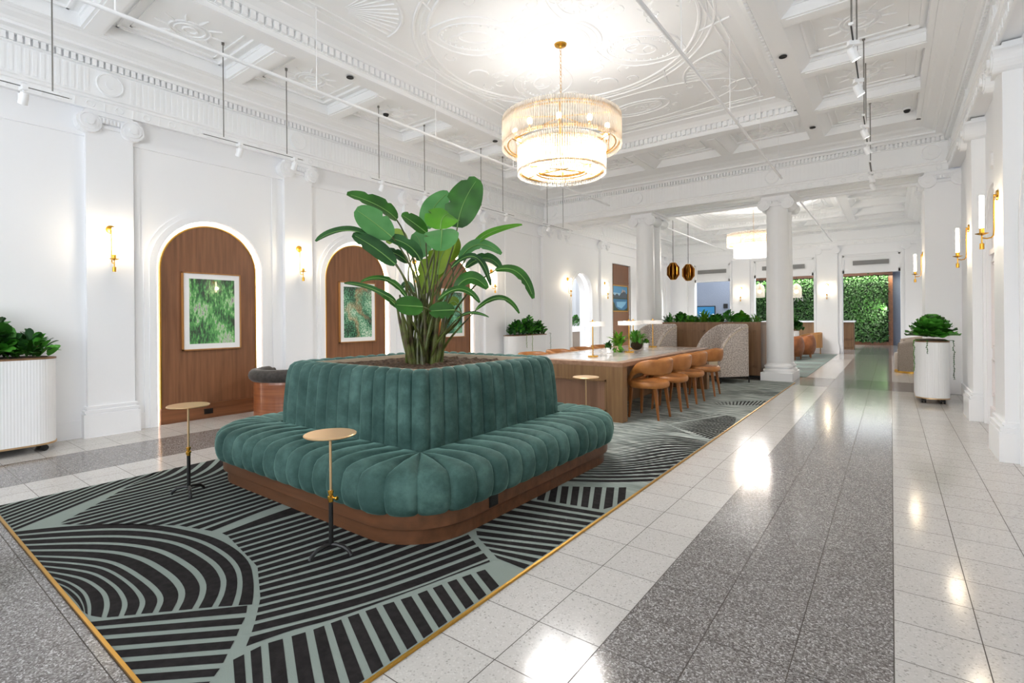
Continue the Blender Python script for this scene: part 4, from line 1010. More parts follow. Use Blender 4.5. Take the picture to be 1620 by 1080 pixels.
c0.location = (-2.56, 6.40, .0105); c0.rotation_euler = (0, 0, rad(-4))
dup(c0, (-2.55, 7.14, .0105), rad(3), 'second tan leather chair on the aisle side, counted from the sofa')
dup(c0, (-2.55, 7.90, .0105), rad(-2), 'third tan leather chair on the aisle side, counted from the sofa')
dup(c0, (-2.54, 8.78, .0105), rad(2), 'tan leather chair on the aisle side closest to the wing chair')
for k, (y, lb) in enumerate(((6.55, 'tan leather chair behind the near left corner of the long table'), (7.35, 'tan leather chair on the wall side, second from the near end'), (8.15, 'tan leather chair on the wall side, third from the near end'), (8.95, 'tan leather chair on the wall side by the far left corner'))):
    dup(c0, (-4.42, y, .0105), rad(180+(-3, 4, -2, 3)[k]), lb)

# ================================================================ WING CHAIRS AND PLANTED DIVIDER
def wing_chair(label):
    t = thing('wing_chair', label, 'armchair', (0, 0, 0), 0, 'mottled barrel wing chairs')      # faces -y
    path = [(-.43, -.36)]; 
    w, yb, r = .43, .36, .16
    pts = [(-w, -.36+i*(yb-r+.36)/8) for i in range(9)]+[(-w+r-r*cos(PI/2*i/6), yb-r+r*sin(PI/2*i/6)) for i in range(1, 7)]
    pts += [(-x, y) for x, y in pts[::-1]]
    pts = resamp(pts, 60); n = len(pts)
    def top(i):
        x, y = pts[i]; u = min(1, max(0, (y+.36)/(.70))); return .44+.72*math.sqrt(max(0, 1-(1-u)**1.75))
    def nrm(i):
        a, b = pts[max(i-1, 0)], pts[min(i+1, n-1)]; d = Vector((b[0]-a[0], b[1]-a[1])).normalized(); return (d.y, -d.x)     # points inwards
    T = .075
    sec = [(0, 0), (0, .5), (0, .92), (.12, .985), (.5, 1.0), (.88, .985), (1, .92), (1, .5), (1, 0)]
    mb = MB()
    def g(i, j):
        q, h = sec[j]; nx, ny = nrm(i); x, y = pts[i]; H = top(i); z = .13+(H-.13)*h; k = T*q
        return (x+nx*k, y+ny*k, z)
    mb.grid(g, n, len(sec)); 
    for e in (0, n-1): mb.add([g(e, j) for j in range(len(sec))], [tuple(range(len(sec)))])
    mb.build('shell', 'bone', t, smooth=True, auto=55)
    mb = MB(); mb.tube([(pts[i][0]-nrm(i)[0]*.002, pts[i][1]-nrm(i)[1]*.002, top(i)*.94+.013) for i in range(n)], .006, 6); mb.build('piping', 'cream', t, smooth=True)
    mb = MB(); mb.box(-.345, .345, -.37, .27, .30, .46); mb.build('seat_cushion', 'cream', t, bevel=.035)
    mb = MB(); mb.box(-.36, .36, -.34, .28, .13, .30); mb.build('seat_base', 'bone', t, bevel=.01)
    for sx in (-1, 1):
        for sy in (-1, 1):
            mb = MB(); mb.cyl((sx*.38, sy*.32, 0), .012, 0, .14, 10); mb.build('leg', 'black', t)
    return t
w0 = wing_chair('mottled grey wing chair by the near column, side panel towards the aisle'); w0.location = (-2.765, 10.85, .0105); w0.rotation_euler = (0, 0, rad(-40))
dup(w0, (-4.22, 10.85, .0105), rad(-22), 'mottled wing chair at the head of the table, farther from the aisle')
def divider():
    x0, x1, y0, y1, h = -4.415, -2.21, 11.72, 12.30, 1.20
    t = thing('planter_divider', 'oak panelled divider box topped with greenery between the columns', 'divider', ((x0+x1)/2, (y0+y1)/2, .0095))
    mb = MB(); mb.box(x0, x1, y0, y1, .06, h-.05); mb.box(x0-.0, x1+.0, y0-.012, y1, h-.055, h-.03)
    for xa, xb in ((x0+.10, x0+1.06), (x0+1.17, x1-.10)):
        for g, q in ((0, .016), (.03, .008)):
            mb.box(xa+g, xb-g, y0-q, y0, .22+g, .245+g); mb.box(xa+g, xb-g, y0-q, y0, 1.0-g, 1.025-g); mb.box(xa+g, xa+g+.025, y0-q, y0, .22+g, 1.025-g); mb.box(xb-g-.025, xb-g, y0-q, y0, .22+g, 1.025-g)
    mb.build('cabinet', 'divider', t, world=True)
    mb = MB()
    for a, b, c, d in ((x0-.01, x1+.01, y0-.02, y0+.02), (x0-.01, x1+.01, y1-.04, y1), (x0-.01, x0+.03, y0, y1), (x1-.03, x1+.01, y0, y1)): mb.box(a, b, c, d, h-.03, h+.0)
    mb.build('rim', 'divider', t, world=True)
    mb = MB(); mb.box(x0+.02, x1-.02, y0+.02, y1-.03, .02, .06); mb.build('toe_kick', 'dark', t, world=True)
    mb = MB(); mb.box(x0+.02, x1-.02, y0+.02, y1-.04, h-.049, h-.025); mb.build('soil', 'soil', t, world=True)
    P = [('fern', 'fern', .22, .20, 60, 'spiky dark fern at the left end of the divider'), ('leafy_plant', 'oval', .11, .24, 150, 'bushy green plant on the divider beside the left fern'), ('leafy_plant', 'round', .09, .16, 110, 'low pale green plant left of middle on the divider'),
         ('fern', 'fern', .26, .24, 90, 'bright fern mound in front of the blue screen on the divider'), ('leafy_plant', 'oval', .12, .20, 130, 'dark leafy plant at middle of the divider'), ('leafy_plant', 'oval', .08, .30, 130, 'tall airy plant right of middle on the divider'),
         ('leafy_plant', 'round', .12, .22, 120, 'round-leaved plant near the right end of the divider'), ('fern', 'fern', .18, .17, 60, 'small fern at the right end of the divider by the column')]
    for i, (nm, kd, sz, hh, n, lb) in enumerate(P):
        bush(nm, lb, (x0+.16+i*(x1-x0-.34)/7, y0+.26+.06*(i % 2), h-.03), .19, .2, hh, n, sz, [['leafB', 'leafF'], ['leafA', 'leafF'], ['leafD', 'leafC'], ['fern', 'leafC'], ['leafF', 'leafA'], ['leafF', 'leafD'], ['leafF', 'leafC'], ['fern', 'leafF']][i], 'plants along the divider', seed=20+i, kind=kd)
divider()

# ================================================================ WHITE FLUTED PLANTERS
def planter(loc, lx, ly, h, label, rz=0, rim=True):
    t = thing('fluted_planter', label, 'planter', loc, rz, 'white fluted planters on castors')
    r = min(lx, ly)/2*.92; pts = []
    for (sx, sy, a0) in ((1, 1, 0), (-1, 1, 90), (-1, -1, 180), (1, -1, 270)):
        for k in range(9): a = rad(a0+k*90/8); pts.append((sx*(lx/2-r)+r*cos(a), sy*(ly/2-r)+r*sin(a)))
    pts.append(pts[0]); per = sum(math.dist(a, b) for a, b in zip(pts, pts[1:])); nf = int(per/.024); n = nf*6; P = resamp(pts, n+1)[:-1]
    mb = MB()
    def g(i, j):
        a, b = P[i-1], P[(i+1) % n]; d = Vector((b[0]-a[0], b[1]-a[1])).normalized(); o = .0022*abs(sin(PI*(i % 6)/6)); return (P[i][0]+d.y*o, P[i][1]-d.x*o, (.085, h)[j])
    mb.grid(g, n, 2, cu=True); mb.build('fluted_body', 'gloss', t, auto=70)
    mb = MB(); s = 1.012
    Q = [P[i] for i in range(0, n, 3)]
    mb.prism([(x*s, y*s) for x, y in Q], h-.012, h+.004); mb.build('rim', 'oak', t)
    mb = MB(); mb.prism([(x*s, y*s) for x, y in Q], .07, .088); mb.build('base_plate', 'brushed', t)
    mb = MB(); mb.prism([(x*.93, y*.93) for x, y in Q], h+.004, h+.012); mb.build('soil', 'soil', t)
    for sx in (-1, 1):
        for sy in (-1, 1):
            c = (sx*(lx/2-.09), sy*(ly/2-.11)); mb = MB(); mb.cyl((c[0]-.012, c[1], .032), .032, -.012, .008, 16, ax='x'); mb.cyl((c[0]+.02, c[1], .032), .032, -.008, .012, 16, ax='x'); mb.cyl((c[0], c[1], 0), .016, .03, .075, 10)
            mb.build('castor', 'black', t, auto=30)
    return t
planter((-7.12, .57, 0), .42, 1.62, .955, 'large white fluted planter at the left edge of the room')
planter((-7.12, 10.05, 0), .40, 1.5, .92, 'white fluted planter between sofa back and long table, by the wall')
planter((.49, 10.2, 0), .40, .98, .925, 'white fluted planter on castors beside the marble aisle')
for i, (y, s, n, kd, lb) in enumerate(((1.18, .13, 130, 'oval', 'leafy plant at the right end of the left-edge planter'), (.86, .19, 120, 'round', 'big-leaved plant in the left-edge planter, against the frame'), (.42, .19, 120, 'round', 'big-leaved plant farther along the left-edge planter'), (-.05, .17, 100, 'oval', 'leafy plant out at the end of the left-edge planter'))):
    bush('leafy_plant', lb, (-7.1, y, .965), .21, .24, (.24, .40, .40, .34)[i], n, s, ['leafA', 'leafF', 'leafB'], 'plants in the left-edge planter', seed=40+i, kind=kd, up=.5)
for i, (y, s, n, hh) in enumerate(((9.62, .13, 170, .34), (10.08, .13, 190, .42), (10.52, .12, 150, .30))):
    bush('leafy_plant', ('dark bushy plant at the left of the planter behind the sofa', 'tallest dark bushy plant in the planter behind the sofa', 'dark bushy plant at the right of the planter behind the sofa')[i], (-7.08, y, .93), .24, .27, hh, n, s, ['leafF', 'leafB'], 'plants in the planter behind the sofa', seed=50+i, kind='oval', up=.5)
def cabbage(loc):
    t = thing('rosette_plant', 'lush dark green rosette plant on the fluted planter by the aisle', 'plant', loc)
    rnd = random.Random(8)
    for k in range(46):
        u = k/45; a = k*2.399; el = lerp(1.4, .12, u**.9); L = lerp(.20, .29, u**.6); r0 = .01+.05*u
        d = Vector((cos(a)*cos(el), sin(a)*cos(el), sin(el))); b = Vector((cos(a)*r0, sin(a)*r0, .04+.16*(1-u)))
        tip = b+d*L+Vector((0, 0, -.04*u)); mid = b+d*L*.55+Vector((cos(a), sin(a), 0))*.03; nv = Vector((-cos(a)*sin(el), -sin(a)*sin(el), cos(el)))
        mb = MB(); blade(mb, qb(b, mid, tip, 8), L*.80, nv, .38, ns=3, wave=.22, prof=lambda q: sin(PI*min(1, q*.86+.05))**.42); mb.build('leaf', ('leafF', 'leafA', 'leafF')[k % 3], t, smooth=True, auto=80)
cabbage((.49, 10.0, .935))
def trail_vine(label, loc, ln, m, seed, horiz=None):
    rnd = random.Random(seed); mb = MB(); pts = [(0, 0, .01), (horiz or (0, 0))+(.012,)]; x, y = (horiz or (0, 0))
    for k in range(int(ln/.03)): pts.append((x+rnd.uniform(-.008, .008), y+rnd.uniform(-.006, .006), -.03*k))
    mb.tube(pts, .004, 5)
    for p in pts[1:]:
        for q in range(3):
            o = Vector((rnd.uniform(-1, 1), rnd.uniform(-1, 1), -.6)).normalized()*.02; v = Vector(p); blade(mb, [v, v+o*.6, v+o], .014, (0, 0, 1), .1, 0, ns=1)
    return oo(mb, 'trailing_vine', m, (0, 0, 0), label, 'vine', 'vines trailing over the planters') if not loc else _vine(mb, m, loc, label)
def _vine(mb, m, loc, label):
    o = mb.build('trailing_vine', m); o.location = loc; return tag(o, label, 'vine', 'vines trailing over the planters')
trail_vine('dark string-like vine hanging down the right side of the aisle planter', (.62, 9.72, .935), .58, 'leafB', 3, (.10, -.03))
trail_vine('green vine hanging at the left edge of the aisle planter', (.34, 9.72, .935), .5, 'leafC', 4, (-.07, -.02))
trail_vine('short thin vine on the front of the aisle planter', (.42, 9.72, .935), .22, 'leafA', 5, (.0, -.045))
trail_vine('long dark vine at right corner of planter behind the sofa', (-6.93, 10.78, .93), .6, 'leafB', 6, (.03, .04))

trail_vine('wispy green vine on the front of the planter behind the sofa, left', (-6.95, 9.78, .93), .33, 'leafE', 7, (.05, .0))
trail_vine('wispy green vine on the front of the planter behind the sofa, middle', (-6.95, 10.02, .93), .42, 'leafE', 8, (.05, .0))
# ================================================================ PICTURES
def artmat(name, stops, scale, st, accent=None):
    m, nt, b = newmat(name)
    n = N(nt, 'ShaderNodeTexNoise'); n.inputs['Scale'].default_value = scale; n.inputs['Detail'].default_value = 6; n.inputs['Roughness'].default_value = .75
    nt.links.new(coords(nt, st), n.inputs[0])
    big = N(nt, 'ShaderNodeTexNoise'); big.inputs['Scale'].default_value = 3.2; big.inputs['Detail'].default_value = 2; nt.links.new(coords(nt), big.inputs[0])
    ma = N(nt, 'ShaderNodeMath', operation='MULTIPLY_ADD'); ma.inputs[1].default_value = .75; nt.links.new(big.outputs[0], ma.inputs[0]); mb_ = N(nt, 'ShaderNodeMath', operation='MULTIPLY_ADD'); mb_.inputs[1].default_value = 1.35; mb_.inputs[2].default_value = -.55; nt.links.new(n.outputs[0], mb_.inputs[0]); nt.links.new(mb_.outputs[0], ma.inputs[2]); c = ramp(nt, ma.outputs[0], stops)
    if accent:
        tc = N(nt, 'ShaderNodeTexCoord'); sp = N(nt, 'ShaderNodeSeparateXYZ'); nt.links.new(tc.outputs['Object'], sp.inputs[0])
        w = N(nt, 'ShaderNodeTexNoise'); w.inputs['Scale'].default_value = 3.2; nt.links.new(coords(nt), w.inputs[0])
        a = N(nt, 'ShaderNodeMath', operation='MULTIPLY_ADD'); a.inputs[1].default_value = 1.1; a.inputs[2].default_value = -.5; nt.links.new(w.outputs[0], a.inputs[0])
        s = N(nt, 'ShaderNodeMath', operation='ADD'); nt.links.new(sp.outputs[1], s.inputs[0]); nt.links.new(a.outputs[0], s.inputs[1])
        ab = N(nt, 'ShaderNodeMath', operation='ABSOLUTE'); nt.links.new(s.outputs[0], ab.inputs[0])
        q = N(nt, 'ShaderNodeMath', operation='MULTIPLY_ADD'); q.inputs[1].default_value = -7; q.inputs[2].default_value = .9; q.use_clamp = True; nt.links.new(ab.outputs[0], q.inputs[0])
        n4 = N(nt, 'ShaderNodeTexNoise'); n4.inputs['Scale'].default_value = 60; nt.links.new(coords(nt, (1, 1, .5)), n4.inputs[0])
        g = N(nt, 'ShaderNodeMath', operation='MULTIPLY'); nt.links.new(q.outputs[0], g.inputs[0]); nt.links.new(n4.outputs[0], g.inputs[1])
        mx = N(nt, 'ShaderNodeMix', data_type='RGBA'); nt.links.new(g.outputs[0], mx.inputs[0]); nt.links.new(c, mx.inputs[6]); mx.inputs[7].default_value = lin(accent); c = mx.outputs[2]
    nt.links.new(c, b.inputs['Base Color']); b.inputs['Roughness'].default_value = .5; b.inputs['Coat Weight'].default_value = 1; b.inputs['Coat Roughness'].default_value = .02
    return m
arts = [artmat('picture_green_streaks', [(.30, '16301c'), (.42, '2a6a34'), (.52, '4fa24e'), (.60, '7cc46c'), (.68, 'c9d8c0'), (.76, '8d7f8c')], 34, (1, 1, .3)),
        artmat('picture_forest_path', [(.32, '122a1e'), (.45, '2a6b4a'), (.55, '58a27a'), (.66, 'a9d0b0'), (.76, 'dfe8da')], 44, (1, 1, .8), 'd09a70'),
        artmat('picture_forest_blue', [(.32, '0f2b24'), (.45, '1f6a4a'), (.56, '4aa676'), (.68, 'a0d0b8')], 44, (1, 1, .8))]
for k, (c, lb) in enumerate(((3.08, 'white framed picture of green streaked foliage on the first arched panel'), (5.44, 'white framed forest picture with a pale path on the middle arched panel'), (7.82, 'white framed green picture half hidden by plant leaves'))):
    X = XL-.055; t = thing('framed_picture', lb, 'picture', (X, c, 1.45), 0, 'pictures on the arched panels'); y0, y1, z0, z1 = -.372, .372, -.52, .52
    mb = MB(); f = .016
    for a in ((y0, y1, z0, z0+f), (y0, y1, z1-f, z1), (y0, y0+f, z0, z1), (y1-f, y1, z0, z1)): mb.box(.001, .036, *a)
    mb.build('frame', 'palewood', t)
    mb = MB(); mb.box(.001, .024, y0+f, y1-f, z0+f, z1-f); mb.build('mat_board', 'gloss', t)
    mb = MB(); mb.box(.0245, .026, y0+.085, y1-.085, z0+.085, z1-.085); mb.build('print', arts[k], t)
def outlet(X, y, z): 
    mb = MB(); mb.box(X, X+.006, y-.055, y+.055, z-.035, z+.035); mb.box(X+.006, X+.008, y-.045, y-.005, z-.024, z+.024); mb.box(X+.006, X+.008, y+.005, y+.045, z-.024, z+.024)
    oo(mb, 'wall_outlet', 'outlet', (X, y, z), 'black power outlet in the skirting of the first arched panel', 'outlet')
outlet(XL-.0395, 3.02, .095)
# tall walnut panel with the lake picture
w = thing('niche_panel', 'tall rectangular walnut panel left of the rear columns holding a lake picture', 'wall panel', (XL-.1, 16.17, 0))
mb = MB(); mb.box(XL-.1, XL-.06, 15.48, 16.86, 0, 3.12); mb.build('panel', 'walnut', w, world=True)
mb = MB(); mb.box(XL-.06, XL-.045, 15.48, 16.86, 0, .19); mb.box(XL-.06, XL-.05, 15.48, 16.86, 1.40, 1.43); mb.box(XL-.06, XL-.05, 15.48, 16.86, 2.50, 2.53); mb.build('batten', 'baseboard_wood', w, world=True)
for k, c in (('sky1', '4f97c9'), ('sky2', '9cc4dc'), ('mountain', '3c4a58'), ('snowcap', 'b9a9a0'), ('lake', '2b6f9e'), ('lake2', '79b2d2'), ('shore', '1c3a30')): M[k] = mat('painted_'+k, c, .5, c2=None)
t = thing('lake_picture', 'blue mountain lake picture in a gold frame on the tall walnut panel', 'picture', (XL-.06, 16.12, 1.97))
y0, y1, z0, z1 = -.62, .62, -.45, .45; f = .03; mb = MB()
for a in ((y0, y1, z0, z0+f), (y0, y1, z1-f, z1), (y0, y0+f, z0, z1), (y1-f, y1, z0, z1)): mb.box(.001, .04, *a)
mb.build('frame', 'gold', t)
mb = MB(); a, b = y0+f, y1-f
def poly(pts, mi, x): mb.add([(x, p[0], p[1]) for p in pts], [tuple(range(len(pts)))], mi)
poly([(a, .0), (b, .0), (b, .42), (a, .42)], 0, .020); poly([(a, .0), (b, .0), (b, .16), (a, .2)], 1, .021)
poly([(a, .0), (a, .16), (-.42, .10), (-.25, .17), (-.08, .09), (.08, .20), (.2, .34), (.28, .27), (.36, .31), (.5, .16), (b, .2), (b, 0)], 2, .022)
poly([(.08, .20), (.2, .34), (.28, .27), (.24, .21), (.19, .24), (.15, .19)], 3, .0225); poly([(.28, .27), (.36, .31), (.43, .23), (.37, .22), (.33, .25)], 3, .0225)
poly([(a, -.42), (b, -.42), (b, .0), (a, .0)], 4, .020); poly([(-.3, -.12), (.5, -.1), (.4, -.2), (.1, -.34), (-.25, -.28)], 5, .0215)
poly([(a, -.42), (a, -.1), (-.45, -.16), (-.35, -.3), (-.1, -.38), (.3, -.39), (b, -.3), (b, -.42)], 6, .022); poly([(a, -.02), (b, -.02), (b, .02), (a, .03)], 6, .0225)
mb.build('canvas', ['sky1', 'sky2', 'mountain', 'snowcap', 'lake', 'lake2', 'shore'], t)

# ================================================================ WALL LIGHTS
def sconce(label):
    t = thing('wall_sconce', label, 'wall light', (0, 0, 0), 0, 'brass tube wall lights')       # sticks out along +x, plate centre at the origin
    mb = MB(); mb.lathe([(.0001, 0), (.048, 0), (.05, .006), (.045, .016), (.0001, .018)], n=28, ax='x'); mb.cyl((.01, 0, 0), .010, 0, .022, 12, ax='x'); mb.build('wall_plate', 'brass', t, auto=30)
    mb = MB(); mb.tube([(.028, 0, .01), (.030, 0, -.1), (.030, 0, -.32), (.034, 0, -.375), (.05, 0, -.395), (.08, 0, -.40), (.115, 0, -.392)], .006, 8); mb.build('arm', 'brass', t, smooth=True)
    mb = MB(); mb.lathe([(.0001, -.37), (.05, -.352), (.052, -.349), (.02, -.352), (.019, -.31), (.02, -.30), (.0001, -.30)], (.115, 0, 0), 20); mb.build('cup', 'brass', t, auto=40)
    mb = MB(); mb.lathe([(.0001, -.30), (.017, -.30), (.018, -.28), (.018, .005), (.016, .01), (.0001, .01)], (.115, 0, 0), 16); mb.build('glass_tube', 'tube', t, auto=40)
    mb = MB(); mb.lathe([(.0001, -.37), (.006, -.37), (.006, -.44), (.018, -.445), (.018, -.50), (.0001, -.50)], (.115, 0, 0), 14); mb.build('finial', 'brass', t, auto=30)
    return t
s0 = sconce('brass tube wall light left of the first wooden arch'); s0.location = (XF, 1.93, 2.40)
for (x, y, z, a, lb) in ((XF, 4.29, 2.42, 0, 'brass tube wall light between the first and second arches'), (XF, 6.65, 2.42, 0, 'brass wall light behind the plant leaves between middle and last arches'), (XF, 8.99, 2.40, 0, 'brass tube wall light right of the third arch, above plant leaf tips'),
    (XF, 12.40, 2.42, 0, 'brass wall light left of the open white archway'), (XF, 14.72, 2.42, 0, 'brass wall light between the open archway and the walnut panel'), (.81, 6.54, 2.44, PI, 'brass tube wall light on the nearest right-hand pilaster'),
    (.81, 8.74, 2.43, PI, 'brass tube wall light beside the red alarm strobe'), (.47, 11.85, 2.42, PI, 'brass wall light on the pier past the fluted aisle planter'), (-1.80, 20.88, 2.40, -PI/2, 'brass wall light on the pillar left of the hedge opening'),
    (-4.62, 20.88, 2.40, -PI/2, 'brass wall light on the pillar right of the blue wall opening')):
    dup(s0, (x, y, z), a, lb)
for (x, y) in ((XF+.16, 1.93), (XF+.16, 4.29), (XF+.16, 6.65), (XF+.16, 8.99), (XF+.16, 12.4), (XF+.16, 14.72), (.64, 6.54), (.64, 8.74)):
    light('POINT', 'sconce_light', (x, y, 2.25), 2.2, WARM, radius=.05)
for (x, y) in ((-1.8, 20.70), (-4.62, 20.70), (.3, 11.85)): light('POINT', 'sconce_light', (x, y, 2.25), 1.3, WARM, radius=.05)
for c in (3.07, 5.43, 7.79): 
    pass

# ================================================================ CHANDELIERS
def chandelier(label, loc, zc):
    t = thing('chandelier', label, 'chandelier', loc, 0, 'tiered glass rod chandeliers')      # origin on the ceiling; z values go down
    mb = MB(); mb.lathe([(.0001, 0), (.075, 0), (.08, -.012), (.07, -.03), (.02, -.04), (.012, -.06), (.0001, -.06)], n=32); mb.build('canopy', 'brass', t, auto=30)
    mb = MB()
    for k in range(14):
        z = -.075-k*.042; a = k % 2
        mb.tube([((.011*cos(q))*(1-a), (.011*cos(q))*a, z+.024*sin(q)) for q in [2*PI*j/12 for j in range(12)]], .0028, 5, close=True)
    mb.cyl((0, 0, 0), .004, -1.0, -.66, 8); mb.build('chain', 'gold', t)
    def tier(r, z0, z1, name='rod_tier', glow=None):
        mb = MB(); n = int(2*PI*r/.0275)
        for k in range(n): a = 2*PI*k/n; mb.cyl((r*cos(a), r*sin(a), 0), .0105, z0, z1, 7)
        o = mb.build(name, 'glass', t, smooth=True)
        for zz in (z0-.045, z1+.05):
            mb = MB(); m = 96; mb.tube([(r*.968*cos(2*PI*j/m), r*.968*sin(2*PI*j/m), zz) for j in range(m)], .006, 6, close=True)
            for k in range(n): a = 2*PI*k/n; mb.box(r*cos(a)-.005, r*cos(a)+.005, r*sin(a)-.005, r*sin(a)+.005, zz-.006, zz+.006)
            q = mb.build('rail', 'gold', o)
    tier(.725, -.94, -1.31); tier(.535, -1.25, -1.63); tier(.33, -1.50, -1.64)
    mb = MB()
    for r, z in ((.70, -1.02), (.66, -1.26), (.50, -1.32), (.50, -1.58), (.32, -1.56)):
        mb.tube([(r*cos(2*PI*j/72), r*sin(2*PI*j/72), z) for j in range(72)], .008, 6, close=True)
    for k in range(6):
        a = k*PI/3; c, s = cos(a), sin(a); mb.tube([(0, 0, -.90), (.70*c, .70*s, -1.02), (.68*c, .68*s, -1.26), (.5*c, .5*s, -1.32), (.5*c, .5*s, -1.58), (.32*c, .32*s, -1.56), (0, 0, -1.56)], .007, 6)
    mb.cyl((0, 0, 0), .012, -1.56, -.90, 10); mb.build('frame', 'gold', t)
    k = 0
    for r, z, n in ((.58, -1.12, 10), (.40, -1.42, 8), (.20, -1.50, 4)):
        for j in range(n):
            a = 2*PI*(j+.3)/n; mb = MB(); mb.sphere((r*cos(a), r*sin(a), z), .032, 12, sz=1.3); mb.cyl((r*cos(a), r*sin(a), z), .014, -.07, -.03, 8, mi=1); mb.build('bulb', ['bulb', 'gold'], t, smooth=True)
    x, y, z = loc
    return t
CH1 = (-3.25, 5.38, 4.715); CH2 = (-3.25, 16.3, 4.715)
ch = chandelier('large tiered glass rod chandelier over the communal table', CH1, 0)
dup(ch, CH2, .2, 'second glass rod chandelier, partly hidden behind the near column')
for c in (CH1, CH2):
    for k in range(6): light('POINT', 'chandelier_light', (c[0]+.42*cos(k*PI/3+.26), c[1]+.42*sin(k*PI/3+.26), c[2]-1.50), 7 if c is CH1 else 22, CHW, radius=.05)
    for k in range(5): light('SPOT', 'chandelier_downlight', (c[0]+.3*cos(k*PI*.4+.2), c[1]+.3*sin(k*PI*.4+.2), c[2]-1.68), 14 if c is CH1 else 30, CHW, spot=rad(168), radius=.12)
# amber pendants and glass lanterns
def pendant(label, loc, top):
    t = thing('pendant_lamp', label, 'pendant lamp', loc, 0, 'amber faceted pendant lamps')
    mb = MB(); mb.cyl((0, 0, 0), .008, .30, top, 6); mb.build('cord', 'dark', t)
    mb = MB()
    for k in range(10):
        a = 2*PI*k/10; c, s = cos(a), sin(a); P = [(.05, -.27), (.09, -.27), (.20, -.12), (.20, .12), (.09, .27), (.05, .27)]
        for off in (-.018, .018): mb.add([(r*c-s*off, r*s+c*off, z) for r, z in P], [tuple(range(6))])
        n = len(P); vs = [(r*c-s*o, r*s+c*o, z) for o in (-.018, .018) for r, z in P]; mb.add(vs, [(i, (i+1) % n, n+(i+1) % n, n+i) for i in range(n)])
    mb.build('shade', 'copper', t, auto=20)
    mb = MB(); mb.lathe([(.0001, .28), (.06, .28), (.075, .2), (.08, 0), (.075, -.2), (.06, -.28), (.0001, -.28)], n=12); mb.build('core', 'brass', t)
    mb = MB(); mb.sphere((0, 0, -.20), .05, 10); mb.build('bulb', 'bulb', t); return t
p0 = at(1065, 429, 16.4); p1 = at(1089, 433.5, 16.9)
pd = pendant('amber faceted pendant lamp above the divider, left one', tuple(p0), 4.45-p0.z); dup(pd, (p1.x, p1.y, p0.z), .3, 'amber faceted pendant lamp above the divider, right one')
def lantern(label, loc):
    t = thing('glass_lantern', label, 'pendant lamp', loc, 0, 'glass lanterns over the reception desk')
    mb = MB(); mb.cyl((0, 0, 0), .008, .35, 4.6-loc[2], 6); mb.build('cord', 'dark', t)
    mb = MB(); mb.lathe([(.03, .35), (.06, .34), (.16, .24), (.19, .10), (.19, -.2), (.17, -.22)], n=24); mb.build('glass_dome', 'glass', t, smooth=True)
    mb = MB(); mb.sphere((0, 0, .02), .07, 12); mb.build('bulb', 'bulb', t); mb = MB(); mb.cyl((0, 0, 0), .03, .08, .35, 10); mb.build('socket', 'brass', t); return t
la = lantern('clear glass lantern left of the near column, before the hedge', tuple(at(1202, 462, 20.6))); dup(la, tuple(at(1260, 462, 20.2)), 0, 'clear glass lantern just right of the near column, before the hedge')

# ================================================================ TRACK LIGHTS AND PIPES
def spot(label, loc, tilt, grp, aim=None, e=0):
    t = thing('spotlight', label, 'spotlight', loc, tilt, grp)
    mb = MB(); mb.box(-.02, .02, -.04, .04, -.035, -.0); mb.cyl((0, 0, 0), .007, -.07, -.03, 8); mb.box(-.035, -.029, -.012, .012, -.12, -.06); mb.box(.029, .035, -.012, .012, -.12, -.06); mb.box(-.035, .035, -.012, .012, -.07, -.062); mb.build('bracket', 'gloss', t)
    mb = MB(); mb.T = Matrix.Translation((0, 0, -.11)) @ Matrix.Rotation(rad(28), 4, 'X'); mb.lathe([(.0001, .06), (.028, .055), (.034, .03), (.036, -.05), (.033, -.052), (.030, -.03), (.0001, -.03)], n=20); mb.build('lamp_head', 'gloss', t, auto=40)
    mb = MB(); mb.T = Matrix.Translation((0, 0, -.11)) @ Matrix.Rotation(rad(28), 4, 'X'); mb.cyl((0, 0, 0), .029, -.040, -.036, 16); mb.build('lens', 'spotglow', t); return t
def track(label, x, y0, y1, z, rods, ztop=4.6, grp='white track light rails'):
    t = thing('light_track', label, 'light track', (x, (y0+y1)/2, z), 0, grp)
    mb = MB(); mb.box(x-.017, x+.017, y0, y1, z, z+.02); mb.build('rail', 'gloss', t, world=True)
    mb = MB(); mb.box(x-.006, x+.006, y0+.02, y1-.02, z-.003, z+.001); mb.build('slot', 'dark', t, world=True)
    for r in rods: mb = MB(); mb.cyl((x, r, 0), .0065, z+.02, ztop-.001, 8); mb.cyl((x, r, 0), .016, ztop-.03, ztop-.001, 10); mb.build('rod', 'steel', t, world=True)
sp0 = None; ZR = 3.46; XT = -6.28
for k, (y0, y1, rods, spots, lb) in enumerate((
    (-.4, 1.36, (.1, 1.22), (1.02,), 'white light rail by the left-edge planter, nearest the entrance'), (2.50, 3.76, (2.74, 3.52), (2.92, 3.62), 'white light rail in front of the first wooden arch'),
    (4.84, 6.08, (5.0, 5.95), (5.05, 5.95), 'white light rail above the plant top, before the second arch'), (7.2, 8.5, (7.42, 8.1), (7.36, 8.2), 'white light rail before the third wooden arch'), (9.55, 10.9, (9.75, 10.45), (9.8, 10.75), 'white light rail near the beam end at the left wall'))):
    track(lb, XT, y0, y1, ZR, rods, grp='light rails along the left wall')
    for j, s in enumerate(spots):
        l2 = 'white spotlight on the '+lb.split('white ')[1].replace('light rail', 'rail')
        l2 = ' '.join(l2.split()[:13])+(', left lamp' if j == 0 and len(spots) > 1 else ', right lamp' if j else '')
        if sp0 is None: sp0 = spot(l2, (XT, s, ZR), rad(100), 'track spotlights')
        else: dup(sp0, (XT, s, ZR), rad(100), l2)
